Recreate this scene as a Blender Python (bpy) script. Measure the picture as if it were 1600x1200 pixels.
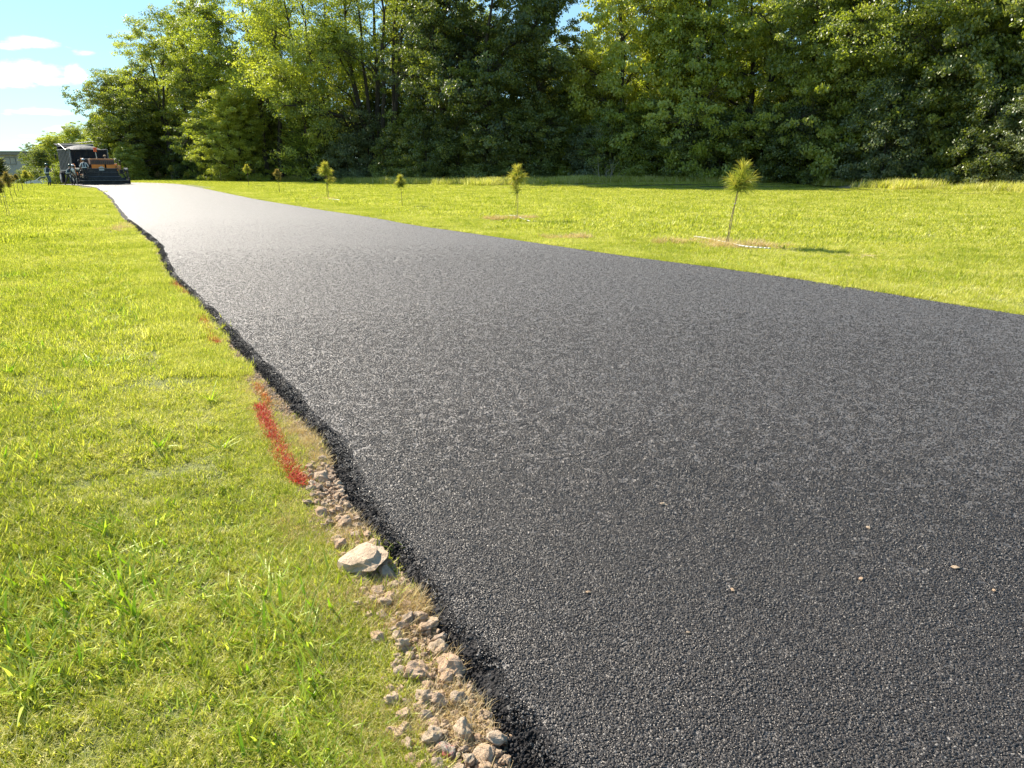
import bpy, bmesh, math, random
import numpy as np
from mathutils import Vector, Matrix, Euler

# ------------------------------------------------------------------ scene, camera, world, sun
S = bpy.context.scene
for o in list(bpy.data.objects):
    bpy.data.objects.remove(o, do_unlink=True)
C = S.collection
CAM_H = 1.4; FPX = 1130.0; PITCH = math.atan((600 - 262) / FPX)
SUN_AZ = math.radians(-48); SUN_EL = math.radians(37.5)

cam_d = bpy.data.cameras.new("camera"); cam = bpy.data.objects.new("camera", cam_d); C.objects.link(cam)
cam_d.sensor_width = 36; cam_d.lens = 36 * FPX / 1600; cam_d.clip_start = 0.05; cam_d.clip_end = 6000
cam.location = (0, 0, CAM_H); cam.rotation_euler = (math.pi / 2 - PITCH, 0, 0)
S.camera = cam

world = bpy.data.worlds.new("World"); S.world = world; world.use_nodes = True
SKY_STRENGTH = 0.085

sun_d = bpy.data.lights.new("sun", 'SUN'); sun_d.energy = 5.0; sun_d.angle = math.radians(0.5); sun_d.color = (1.0, 0.93, 0.80)
sun = bpy.data.objects.new("sun", sun_d); C.objects.link(sun)
sdir = Vector((math.sin(SUN_AZ) * math.cos(SUN_EL), math.cos(SUN_AZ) * math.cos(SUN_EL), math.sin(SUN_EL)))
sun.rotation_euler = sdir.to_track_quat('Z', 'Y').to_euler(); sun.location = (-60, 50, 60)

S.render.engine = 'CYCLES'
S.view_settings.view_transform = 'Standard'; S.view_settings.look = 'None'
S.view_settings.gamma = 1; S.view_settings.exposure = 1.2; S.view_settings.use_curve_mapping = False
S.cycles.max_bounces = 8; S.cycles.transparent_max_bounces = 8
S.cycles.sample_clamp_indirect = 6

rng = np.random.default_rng(7)
R_ = math.radians

def at(px, py, zg=0.0):
    """point of the ground (height zg) seen at a pixel of the 1600x1200 photograph: used to survey the place"""
    u = (px - 800) / FPX; v = (600 - py) / FPX
    d = (u, math.cos(PITCH) + v * math.sin(PITCH), -math.sin(PITCH) + v * math.cos(PITCH))
    t = (CAM_H - zg) / -d[2]
    return d[0] * t, d[1] * t

# ------------------------------------------------------------------ node helpers
class NT:
    def __init__(s, tree): s.t = tree; s.n = tree.nodes; s.l = tree.links; s.n.clear()
    def new(s, kind, **kw):
        n = s.n.new(kind)
        for k, v in kw.items(): setattr(n, k, v)
        return n
    def set(s, sock, v):
        if isinstance(v, bpy.types.NodeSocket): s.l.new(v, sock)
        elif v is not None:
            if isinstance(v, (tuple, list)) and len(v) == 3 and sock.type == 'RGBA': v = (*v, 1)
            sock.default_value = v
    def math(s, op, a, b=None, c=None, clamp=False):
        n = s.new('ShaderNodeMath', operation=op, use_clamp=clamp)
        s.set(n.inputs[0], a)
        if b is not None: s.set(n.inputs[1], b)
        if c is not None: s.set(n.inputs[2], c)
        return n.outputs[0]
    def vmath(s, op, a, b=None, out=0):
        n = s.new('ShaderNodeVectorMath', operation=op); s.set(n.inputs[0], a)
        if b is not None:
            s.set(n.inputs[3 if op == 'SCALE' else 1], b)
        return n.outputs[out]
    def mix(s, f, a, b, blend='MIX'):
        n = s.new('ShaderNodeMix', data_type='RGBA', blend_type=blend)
        s.set(n.inputs[0], f); s.set(n.inputs[6], a); s.set(n.inputs[7], b); return n.outputs[2]
    def noise(s, vec, scale, detail=3, rough=.55, out=0, dist=0):
        n = s.new('ShaderNodeTexNoise'); s.set(n.inputs['Vector'], vec)
        n.inputs['Scale'].default_value = scale; n.inputs['Detail'].default_value = detail
        n.inputs['Roughness'].default_value = rough; n.inputs['Distortion'].default_value = dist
        return n.outputs[out]
    def vor(s, vec, scale, feature='F1', out='Distance', rnd=1):
        n = s.new('ShaderNodeTexVoronoi', feature=feature); s.set(n.inputs['Vector'], vec)
        n.inputs['Scale'].default_value = scale; n.inputs['Randomness'].default_value = rnd
        return n.outputs[out]
    def ramp(s, f, stops):
        n = s.new('ShaderNodeValToRGB'); s.set(n.inputs[0], f); e = n.color_ramp.elements
        while len(e) < len(stops): e.new(.5)
        for el, (p, c) in zip(e, stops):
            el.position = p; el.color = (*c, 1) if len(c) == 3 else (c[0],) * 3 + (1,)
        return n.outputs[0]
    def sstep(s, v, a, b, c=0, d=1):
        n = s.new('ShaderNodeMapRange', interpolation_type='SMOOTHSTEP'); s.set(n.inputs[0], v)
        for i, x in enumerate((a, b, c, d)): n.inputs[i + 1].default_value = x
        return n.outputs[0]
    def pos(s): return s.new('ShaderNodeNewGeometry').outputs['Position']
    def attr(s, name, out='Fac'):
        return s.new('ShaderNodeAttribute', attribute_name=name).outputs[out]
    def rand(s): return s.new('ShaderNodeObjectInfo').outputs['Random']
    def bump(s, h, strength, dist, normal=None):
        n = s.new('ShaderNodeBump'); s.set(n.inputs['Height'], h)
        n.inputs['Strength'].default_value = strength; n.inputs['Distance'].default_value = dist
        if normal is not None: s.set(n.inputs['Normal'], normal)
        return n.outputs[0]
    def out(s, sh):
        o = s.new('ShaderNodeOutputMaterial'); s.l.new(sh, o.inputs[0])

def material(name):
    m = bpy.data.materials.new(name); m.use_nodes = True
    return m, NT(m.node_tree)

def principled(nt, color, rough=.6, metal=0.0, spec=.5, normal=None, coat=0.0):
    p = nt.new('ShaderNodeBsdfPrincipled')
    nt.set(p.inputs['Base Color'], color); nt.set(p.inputs['Roughness'], rough)
    nt.set(p.inputs['Metallic'], metal); nt.set(p.inputs['Specular IOR Level'], spec)
    nt.set(p.inputs['Coat Weight'], coat)
    if normal is not None: nt.set(p.inputs['Normal'], normal)
    return p.outputs[0]

def simple(name, col, rough=.6, metal=0.0, spec=.5, vary=.25, scale=6.0, dirt=None, bump=0.0):
    m, nt = material(name)
    p = nt.new('ShaderNodeTexCoord').outputs['Object']
    n = nt.noise(p, scale, 5, .6)
    c = nt.mix(n, tuple(x * (1 - vary) for x in col), tuple(min(1, x * (1 + vary)) for x in col))
    if dirt:
        c = nt.mix(nt.sstep(nt.noise(p, scale * .6, 6, .7), .48, .68, 0, .75), c, dirt)
    nm = nt.bump(n, bump, .01) if bump else None
    nt.out(principled(nt, c, nt.math('MULTIPLY_ADD', n, .3, rough - .15), metal, spec, nm))
    return m

# ------------------------------------------------------------------ sky
wn = NT(world.node_tree)
sky = wn.new('ShaderNodeTexSky', sky_type='NISHITA'); sky.sun_disc = False
sky.sun_elevation = SUN_EL; sky.sun_rotation = SUN_AZ
sky.air_density = 1.0; sky.dust_density = 0.15; sky.ozone_density = 2.5
gen = wn.new('ShaderNodeTexCoord').outputs['Generated']
sep = wn.new('ShaderNodeSeparateXYZ'); wn.l.new(gen, sep.inputs[0])
az = wn.math('ARCTAN2', sep.outputs[0], sep.outputs[1])
el = wn.math('ARCSINE', sep.outputs[2])
comb = wn.new('ShaderNodeCombineXYZ'); wn.set(comb.inputs[0], az); wn.set(comb.inputs[1], wn.math('MULTIPLY', el, 2.2))
cv = comb.outputs[0]
n1 = wn.noise(cv, 26, 7, .62); n2 = wn.noise(cv, 5, 4, .5)
def dirpx(px, py):
    u = (px - 800) / FPX; v = (600 - py) / FPX
    d = Vector((u, math.cos(PITCH) + v * math.sin(PITCH), -math.sin(PITCH) + v * math.cos(PITCH))).normalized()
    return math.atan2(d.x, d.y), math.asin(d.z)
bias = wn.sstep(n2, .60, .78, 0, .75)
for (px, py, w, h, s_) in [(46, 66, 46, 9, .9), (10, 72, 22, 6, .8), (46, 112, 52, 15, 1.1), (8, 122, 45, 15, 1.0), (78, 126, 34, 9, .9), (134, 82, 26, 6, .7),
                       (106, 74, 12, 4, .5), (118, 118, 20, 14, 1.0), (64, 175, 50, 7, .85), (14, 178, 22, 4, .5), (92, 203, 30, 8, .6),
                       (55, 212, 40, 4, .5), (30, 222, 60, 5, .5), (305, 8, 22, 16, .8), (430, 60, 60, 12, .8)]:
    a0, e0 = dirpx(px, py); sc = 1 / (FPX * 1.22)
    da = wn.math('MULTIPLY', wn.math('SUBTRACT', az, a0), 1 / (w * sc))
    de = wn.math('MULTIPLY', wn.math('SUBTRACT', el, e0), 1 / (h * sc))
    q = wn.math('ADD', wn.math('MULTIPLY', da, da), wn.math('MULTIPLY', de, de))
    bias = wn.math('MAXIMUM', bias, wn.math('MULTIPLY', wn.math('POWER', 2.718, wn.math('MULTIPLY', q, -.8)), s_))
cl = wn.sstep(wn.math('ADD', wn.math('MULTIPLY', n1, 1.3), bias), 1.05, 1.5, 0, .92)
cl = wn.math('MULTIPLY', cl, wn.sstep(sep.outputs[2], 0.0, .03))
shade = wn.noise(wn.vmath('ADD', cv, (0, .02, 0)), 22, 5, .6)
ccol = wn.mix(wn.sstep(shade, .35, .65), (6.5, 7.2, 8.0), (9.0, 9.1, 9.2))
gm = wn.new('ShaderNodeGamma'); wn.set(gm.inputs[0], sky.outputs[0]); gm.inputs[1].default_value = .62
skyg = wn.mix(1, gm.outputs[0], (1.15, 1.62, 1.86), 'MULTIPLY')
skyc = wn.mix(cl, skyg, ccol)
bg = wn.new('ShaderNodeBackground'); wn.set(bg.inputs[0], skyc); bg.inputs[1].default_value = SKY_STRENGTH
wo = wn.new('ShaderNodeOutputWorld'); wn.l.new(bg.outputs[0], wo.inputs[0])

# ------------------------------------------------------------------ object helpers
def tag(o, label=None, cat=None, group=None, kind=None):
    if label: o['label'] = label
    if cat: o['category'] = cat
    if group: o['group'] = group
    if kind: o['kind'] = kind
    return o
def empty(name, loc, rz=0.0, label=None, cat=None, group=None):
    o = bpy.data.objects.new(name, None); C.objects.link(o)
    o.location = loc; o.rotation_euler = (0, 0, rz); o.empty_display_size = .2
    return tag(o, label, cat, group)
def link(name, me, mat=None, parent=None, loc=None):
    o = bpy.data.objects.new(name, me); C.objects.link(o)
    if mat is not None:
        for m in (mat if isinstance(mat, (list, tuple)) else [mat]): me.materials.append(m)
    if parent: o.parent = parent
    if loc is not None: o.location = loc
    return o
def np_mesh(name, verts, faces, smooth=False, attrs=None, fattrs=None):
    """verts Nx3, faces MxK (K = 3 or 4)"""
    verts = np.ascontiguousarray(verts, np.float32); faces = np.ascontiguousarray(faces, np.int32)
    me = bpy.data.meshes.new(name); n, k = faces.shape
    me.vertices.add(len(verts)); me.vertices.foreach_set('co', verts.ravel())
    me.loops.add(n * k); me.loops.foreach_set('vertex_index', faces.ravel())
    me.polygons.add(n); me.polygons.foreach_set('loop_start', np.arange(n, dtype=np.int32) * k)
    me.polygons.foreach_set('loop_total', np.full(n, k, np.int32))
    me.polygons.foreach_set('use_smooth', np.full(n, smooth))
    for nm, a in (attrs or {}).items():
        at_ = me.attributes.new(nm, 'FLOAT', 'POINT'); at_.data.foreach_set('value', np.ascontiguousarray(a, np.float32))
    for nm, a in (fattrs or {}).items():
        at_ = me.attributes.new(nm, 'FLOAT', 'FACE'); at_.data.foreach_set('value', np.ascontiguousarray(a, np.float32))
    me.update(calc_edges=True); return me

class MB:
    """collects solids; build() links them as ONE mesh object"""
    def __init__(s): s.bm = bmesh.new()
    def box(s, cx, cy, cz, sx, sy, sz, rot=None, taper=1.0, bev=0.0, shear=(0, 0)):
        r = bmesh.ops.create_cube(s.bm, size=1); vs = r['verts']
        for v in vs:
            t = taper if v.co.z > 0 else 1
            v.co = Vector((v.co.x * sx * t + (shear[0] if v.co.z > 0 else 0), v.co.y * sy * t + (shear[1] if v.co.z > 0 else 0), v.co.z * sz))
        if bev:
            es = list({e for v in vs for e in v.link_edges})
            rb = bmesh.ops.bevel(s.bm, geom=es, offset=bev, segments=2, affect='EDGES', profile=.6)
            vs = list({v for f in rb['faces'] for v in f.verts} | {v for v in vs if v.is_valid})
        m = Matrix.Translation((cx, cy, cz))
        if rot: m = m @ Euler(rot).to_matrix().to_4x4()
        bmesh.ops.transform(s.bm, matrix=m, verts=vs); return s
    def tube(s, p0, p1, r0, r1=None, seg=8, cap=True):
        p0 = Vector(p0); p1 = Vector(p1); r1 = r0 if r1 is None else r1
        d = p1 - p0
        if d.length < 1e-6: return s
        q = d.to_track_quat('Z', 'Y').to_matrix().to_4x4(); q.translation = (p0 + p1) / 2
        bmesh.ops.create_cone(s.bm, cap_ends=cap, segments=seg, radius1=r0, radius2=max(r1, 1e-4), depth=d.length, matrix=q); return s
    def path(s, pts, r, seg=8):
        for a, b in zip(pts[:-1], pts[1:]): s.tube(a, b, r, r, seg)
        return s
    def ball(s, c, r, sx=1, sy=1, sz=1, u=12, v=8):
        m = Matrix.Translation(c) @ Matrix.Diagonal((sx, sy, sz, 1))
        bmesh.ops.create_uvsphere(s.bm, u_segments=u, v_segments=v, radius=r, matrix=m); return s
    def prism(s, pts, axis, a, b):
        """2-D outline extruded along an axis ('x': pts are (y,z); 'y': pts are (x,z))"""
        def P(p, t): return (t, p[0], p[1]) if axis == 'x' else (p[0], t, p[1]) if axis == 'y' else (p[0], p[1], t)
        A = [s.bm.verts.new(P(p, a)) for p in pts]; B = [s.bm.verts.new(P(p, b)) for p in pts]
        s.bm.faces.new(A); s.bm.faces.new(B[::-1])
        for i in range(len(pts)):
            j = (i + 1) % len(pts); s.bm.faces.new((A[j], A[i], B[i], B[j]))
        return s
    def build(s, name, mat, parent=None, smooth=False, loc=None):
        bmesh.ops.recalc_face_normals(s.bm, faces=s.bm.faces[:])
        me = bpy.data.meshes.new(name); s.bm.to_mesh(me); s.bm.free()
        if smooth:
            me.polygons.foreach_set('use_smooth', [True] * len(me.polygons))
        return link(name, me, mat, parent, loc)

# ------------------------------------------------------------------ the survey: road edges
Lpx = [(802,1188),(764,1108),(725,1039),(687,978),(649,932),(642,893),(595,855),(572,817),(536,763),(504,692),(446,625),(373,546),(323,490),(300,464),(281,447),(262,430),(251,402),(242,379),(221,362),(193,340),(181,325),(171,308),(148,292)]
Rpx = [(1600,490),(1250,434),(1100,414),(1000,402),(720,361),(657,352.5),(595,341),(501,327),(407,312),(314,293),(280,287)]
Lp = [at(*p) for p in Lpx]; Rp = [at(*p) for p in Rpx]
Lp = [(1.5, -3.0), (.62, -.6), (.28, .6)] + Lp + [(-38.4, 65.5), (-47, 73), (-60, 82), (-90, 98), (-150, 125)]
Rp = [(15.5, -9), (9.6, .3)] + Rp + [(-33.2, 71.5), (-41, 77.5), (-54, 88), (-86, 106), (-150, 138)]
Lx, Ly = np.array(Lp).T; Rx, Ry = np.array(Rp).T
def smooth_interp(y, ys, xs):
    # average of a few offset linear interpolations: rounds the corners of the polyline
    y = np.asarray(y, float); w = .04 * np.abs(y) + .02
    return sum(np.interp(y + k * w, ys, xs) for k in (-1, 0, 1)) / 3
def XL(y): return smooth_interp(y, Ly, Lx)
def XR(y): return smooth_interp(y, Ry, Rx)

# value noise in numpy
_perm = np.random.default_rng(3).random((256, 256)).astype(np.float32)
def vnoise(x, y):
    xi = np.floor(x).astype(int); yi = np.floor(y).astype(int); fx = x - xi; fy = y - yi
    fx = fx * fx * (3 - 2 * fx); fy = fy * fy * (3 - 2 * fy)
    a = _perm[xi & 255, yi & 255]; b = _perm[(xi + 1) & 255, yi & 255]
    c = _perm[xi & 255, (yi + 1) & 255]; d = _perm[(xi + 1) & 255, (yi + 1) & 255]
    return (a * (1 - fx) + b * fx) * (1 - fy) + (c * (1 - fx) + d * fx) * fy
def fbm(x, y, o=3):
    s = 0; a = .5
    for i in range(o): s = s + a * (vnoise(x * 2 ** i + 17 * i, y * 2 ** i + 31 * i) - .5); a *= .5
    return s
def sst(x, a, b):
    t = np.clip((x - a) / (b - a), 0, 1); return t * t * (3 - 2 * t)

# ragged tree line on the right: a curve in plan
TLpx = [(1600,303),(1400,298),(1250,291),(1100,291),(930,290),(860,292),(760,292),(640,289),(500,283),(400,281),(330,280),(262,279)]
TL = [(60, 30), (44, 36)] + [at(*p) for p in TLpx] + [(-62, 112), (-90, 128), (-140, 150)]
TLx, TLy = np.array(TL).T
def tree_line_y(x):
    return np.interp(x, TLx[::-1], TLy[::-1])

def in_road(x, y):
    return (x > XL(y)) & (x < XR(y))
def ground_h(x, y):
    x = np.asarray(x, float); y = np.asarray(y, float)
    dl = XL(y) - x; dr = x - XR(y)
    d = np.maximum(dl, dr)                       # >0 off the road
    g = np.full(x.shape, -.045)
    amp = sst(d, .05, .8)
    g = g + amp * ((.018 + .024 * (1 - sst(y, 3.6, 5))) * fbm(x * 2.1, y * 2.1, 3) + .10 * fbm(x * .22 + 9, y * .22, 2))
    # low bank at the foot of the woods
    k = np.exp(-((x - 12) / 16) ** 2)
    g = g + .30 * k * sst(y - tree_line_y(x), -6, -1)
    g = g + .25 * sst(y - tree_line_y(x), -1, 5)
    # the ground falls away on the left beyond the crest
    g = g - 1.15 * sst(y, 63, 100) * sst(-x - .45 * y, 2, 14)
    g = g - .12 * (np.clip(-d, 0, .5) / .5)      # sub-base under the mat
    return g

# ------------------------------------------------------------------ materials of the setting
def grass_tint(nt):
    """dry / lush patches by place: returns 0 (lush) .. 1 (dry)"""
    p = nt.pos()
    a = nt.noise(p, .55, 4, .6); b = nt.noise(p, 3.1, 3, .6)
    return nt.math('ADD', nt.math('MULTIPLY', a, .65), nt.math('MULTIPLY', b, .35))

def blade_material(name, lush, mid, dry, trans=.45, gloss=.07, rough=.4):
    m, nt = material(name)
    t = grass_tint(nt); tone = nt.attr('tone')
    f = nt.math('ADD', nt.math('MULTIPLY', nt.math('SUBTRACT', t, .5), 1.5), tone)
    c = nt.ramp(f, [(.0, lush), (.45, mid), (.85, dry)])
    d = nt.new('ShaderNodeBsdfDiffuse'); nt.set(d.inputs[0], c)
    tr = nt.new('ShaderNodeBsdfTranslucent'); nt.set(tr.inputs[0], nt.mix(1, c, (1.05, 1.15, .5), 'MULTIPLY'))
    ms = nt.new('ShaderNodeMixShader'); ms.inputs[0].default_value = trans
    nt.l.new(d.outputs[0], ms.inputs[1]); nt.l.new(tr.outputs[0], ms.inputs[2])
    g = nt.new('ShaderNodeBsdfGlossy'); g.inputs['Roughness'].default_value = rough; g.inputs[0].default_value = (.5, .55, .38, 1)
    m2 = nt.new('ShaderNodeMixShader'); m2.inputs[0].default_value = gloss
    nt.l.new(ms.outputs[0], m2.inputs[1]); nt.l.new(g.outputs[0], m2.inputs[2])
    nt.out(m2.outputs[0]); return m

M = {}
M['blade'] = blade_material('grass_blade', (.29, .33, .035), (.60, .56, .105), (.84, .74, .41), .48, .03)
M['weed'] = blade_material('crabgrass_blade', (.22, .36, .02), (.38, .48, .035), (.58, .60, .14), .5, .05, .4)
M['straw'] = blade_material('dry_straw', (.50, .34, .16), (.68, .50, .28), (.80, .64, .42), .35, .03)
M['redblade'] = blade_material('painted_blade', (.50, .03, .03), (.62, .07, .06), (.62, .20, .13), .25, .03)
M['redfaint'] = blade_material('faint_painted_blade', (.60, .10, .03), (.62, .22, .06), (.50, .32, .12), .25, .05)

# soil and thatch under the grass
m, nt = material('lawn_soil')
p = nt.pos(); t = grass_tint(nt)
c = nt.ramp(nt.noise(p, 9, 6, .7), [(.3, (.10, .12, .03)), (.55, (.21, .24, .06)), (.75, (.30, .27, .13))])
c = nt.mix(nt.sstep(t, .4, .65, 0, .4), c, (.36, .33, .16))
c = nt.mix(nt.math('MULTIPLY', nt.sstep(nt.noise(p, 60, 4, .7), .4, .6), .5), c, (.09, .08, .03))
c = nt.mix(nt.attr('bare'), c, nt.ramp(nt.noise(p, 14, 5, .7), [(.3, (.34, .22, .13)), (.7, (.62, .46, .30))]))
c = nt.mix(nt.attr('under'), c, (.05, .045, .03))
nt.out(principled(nt, c, .95, 0, .2, nt.bump(nt.noise(p, 45, 5, .7), .8, .03)))
M['soil'] = m

# asphalt
def asphalt(name, loose=False):
    m, nt = material(name)
    p = nt.pos()
    v1 = nt.vor(p, 95); v2 = nt.vor(p, 190); cellc = nt.vor(p, 95, out='Color')
    big = nt.vor(p, 48, out='Distance')
    sepc = nt.new('ShaderNodeSeparateColor'); nt.l.new(cellc, sepc.inputs[0])
    r1 = sepc.outputs[0]; r2 = sepc.outputs[1]
    patch = nt.noise(p, .9, 4, .6); patch2 = nt.noise(p, 7, 4, .65)
    h = nt.math('ADD', nt.math('MULTIPLY', nt.math('SUBTRACT', 1, v1), nt.math('MULTIPLY_ADD', r1, .8, .5)),
                nt.math('MULTIPLY', nt.math('SUBTRACT', 1, v2), .35))
    h = nt.math('ADD', h, nt.math('MULTIPLY', nt.sstep(big, .0, .55, 1, 0), .55))
    h = nt.math('ADD', h, nt.math('MULTIPLY', patch2, .35))
    h = nt.math('ADD', h, nt.math('MULTIPLY', nt.sstep(nt.vor(p, 27), .0, .7, 1, 0), .8)); h = nt.math('ADD', h, nt.math('MULTIPLY', nt.noise(p, 20, 2, .7), 1.6))
    base = nt.ramp(r2, [(.0, (.012, .0105, .0105)), (.7, (.027, .0235, .023)), (.93, (.055, .052, .050)), (1, (.16, .15, .14))])
    base = nt.mix(nt.sstep(patch, .35, .7, 0, .6), base, (.038, .034, .034))
    gr = nt.noise(p, 42, 2, .8); gr2 = nt.noise(nt.vmath('MULTIPLY', p, (1, .45, 1)), 9, 3, .75)
    base = nt.mix(nt.sstep(gr, .42, .62, 0, .6), base, (.046, .042, .041))
    r1 = nt.math('ADD', nt.math('MULTIPLY', r1, .5), nt.math('ADD', nt.math('MULTIPLY', gr, .9), nt.math('MULTIPLY_ADD', gr2, .7, -.5)), clamp=True)
    rough = nt.math('MULTIPLY_ADD', r1, .34, .42 if not loose else .6)
    n = nt.bump(h, .85 if not loose else 1, .006 if not loose else .01)
    sh = principled(nt, base, rough, 0, 1.0 if not loose else .12, n)
    if not loose: sh.node.inputs['IOR'].default_value = 1.66; sh.node.inputs['Specular Tint'].default_value = (1, .91, .84, 1); sh.node.inputs['Sheen Weight'].default_value = .12; sh.node.inputs['Sheen Roughness'].default_value = .35; sh.node.inputs['Sheen Tint'].default_value = (1, .96, .92, 1)
    nt.out(sh)
    return m
M['asphalt'] = asphalt('fresh_asphalt'); M['asphalt_loose'] = asphalt('loose_asphalt', True)

# ------------------------------------------------------------------ ground sheet
def spaced(a, b, n, p): return a + (b - a) * np.linspace(0, 1, n) ** p
ys = np.concatenate([np.linspace(-2500, -12, 16), np.linspace(-8, .9, 14), 1.0 + (130 - 1.0) * (np.exp(np.linspace(0, 4.9, 360)) - 1) / (math.exp(4.9) - 1), np.linspace(140, 400, 20), np.geomspace(450, 3500, 16)])
us = np.concatenate([-np.geomspace(30, .62, 26)[:-1] if False else np.array([]), np.linspace(-1, 1, 5) * 0])
# columns: fine across the view cone, coarse outside it
base_u = np.concatenate([-np.geomspace(40, 1.05, 22), np.linspace(-1.0, 1.0, 300), np.geomspace(1.05, 40, 22)])
wy = np.maximum(np.abs(ys), 3.0)
Xg = base_u[None, :] * wy[:, None] * .95; Yg = np.repeat(ys[:, None], len(base_u), 1)
Zg = ground_h(Xg, Yg)
DIRT = [  # bare patches: pixel centre, radii in metres
    (1085, 379, .9, .35), (1180, 386, .8, .3), (1133, 384, .35, .3), (800, 343, .8, .5), (212, 356, .45, 1.2), (880, 372, .5, .3),
    (512, 311, .8, .6), (205, 350, .35, .8), (1350, 400, .5, .3), (1290, 296, 3, .8), (960, 292, 4, .7), (1480, 300, 5, .7), (1130, 295, 3, .6)]
bare = np.zeros(Xg.shape)
def bare_at(x, y):
    b = np.zeros(np.shape(x))
    for px, py, rx, ry in DIRT:
        cx, cy = at(px, py, -.045)
        b = np.maximum(b, np.exp(-(((x - cx) / rx) ** 2 + ((y - cy) / ry) ** 2)) * (1.25 + 1.6 * fbm(x * 3, y * 3)))
    # rubble strip along the left road edge
    d = np.abs(XL(y) - x)
    wdt = np.interp(y, [0, 2.2, 3.2, 4.5, 6, 9, 14, 20], [.30, .26, .20, .16, .07, .05, .06, .05])
    s = 1 - sst(d + .08 * fbm(x * 6, y * 6), wdt * .7, wdt * 1.25)
    b = np.maximum(b, s)
    return np.clip(b, 0, 1) * (1 - (0))
bare = bare_at(Xg, Yg)
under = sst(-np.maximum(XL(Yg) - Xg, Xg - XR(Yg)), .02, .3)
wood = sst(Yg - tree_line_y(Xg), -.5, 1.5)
nr, nc = Xg.shape
idx = np.arange(nr * nc).reshape(nr, nc)
F = np.stack([idx[:-1, :-1], idx[:-1, 1:], idx[1:, 1:], idx[1:, :-1]], -1).reshape(-1, 4)
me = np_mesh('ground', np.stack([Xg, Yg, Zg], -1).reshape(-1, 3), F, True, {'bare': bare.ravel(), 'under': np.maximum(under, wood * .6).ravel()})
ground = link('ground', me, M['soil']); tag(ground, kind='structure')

# ------------------------------------------------------------------ road
yr = np.concatenate([np.linspace(-3, .9, 14), 1.0 + (138 - 1.0) * (np.exp(np.linspace(0, 5.2, 900)) - 1) / (math.exp(5.2) - 1)])
yr = yr[yr < 122]
ne = 10; nm_ = 90
dd = np.concatenate([np.linspace(0, .10, ne), .10 + np.linspace(0, 1, nm_) [1:] ** 1.25 * 100])  # placeholder
Lr = XL(yr) + .022 * fbm(yr * 9 / (1 + .05 * np.abs(yr)), yr * 0 + 2, 3) * 2 * (1 + .05 * yr)
Rr = XR(yr) + .03 * fbm(yr * 3, yr * 0 + 5, 2) * (1 + .02 * yr)
t_in = np.linspace(0, 1, nm_) ** 1.4
Xr = np.zeros((len(yr), ne + nm_)); Zr = np.zeros_like(Xr)
edge_w = .08 + .05 * vnoise(yr * 2.2, yr * 0)
for i in range(len(yr)):
    e = np.linspace(0, 1, ne + 1)[:-1]
    Xr[i, :ne] = Lr[i] + e * edge_w[i]
    Zr[i, :ne] = -.075 + .075 * e ** .62
    Xr[i, ne:] = Lr[i] + edge_w[i] + t_in * (Rr[i] - Lr[i] - edge_w[i])
Yr = np.repeat(yr[:, None], ne + nm_, 1)
lump = fbm(Xr * 28, Yr * 28, 2) * .028 * (1 - .6 * sst(Yr, 5, 12))
em = np.zeros_like(Xr); em[:, 1:ne] = 1; em[:, ne] = .6
Zr += lump * em
Xr += em * fbm(Xr * 31 + 5, Yr * 31, 2) * .025
Zr += (1 - em) * (.006 * fbm(Xr * 1.1, Yr * 1.1, 2) + .0035 * fbm(Xr * 8, Yr * 8, 2))
Zr[:, -1] = -.07
# follow the fall of the ground at the far left
drop = 1.15 * sst(Yr, 63, 100) * sst(-Xr - .45 * Yr, 2, 14)
Zr -= drop
nr, nc = Xr.shape; idx = np.arange(nr * nc).reshape(nr, nc)
F = np.stack([idx[:-1, :-1], idx[:-1, 1:], idx[1:, 1:], idx[1:, :-1]], -1).reshape(-1, 4)
me = np_mesh('road', np.stack([Xr, Yr, Zr], -1).reshape(-1, 3), F, True)
road = link('road', me, [M['asphalt'], M['asphalt_loose']])
mi = np.zeros((nr - 1, nc - 1), np.int32); mi[:, :ne + 1] = 1; mi[:, -1] = 1; me.polygons.foreach_set('material_index', mi.ravel()); tag(road, kind='structure')

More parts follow.
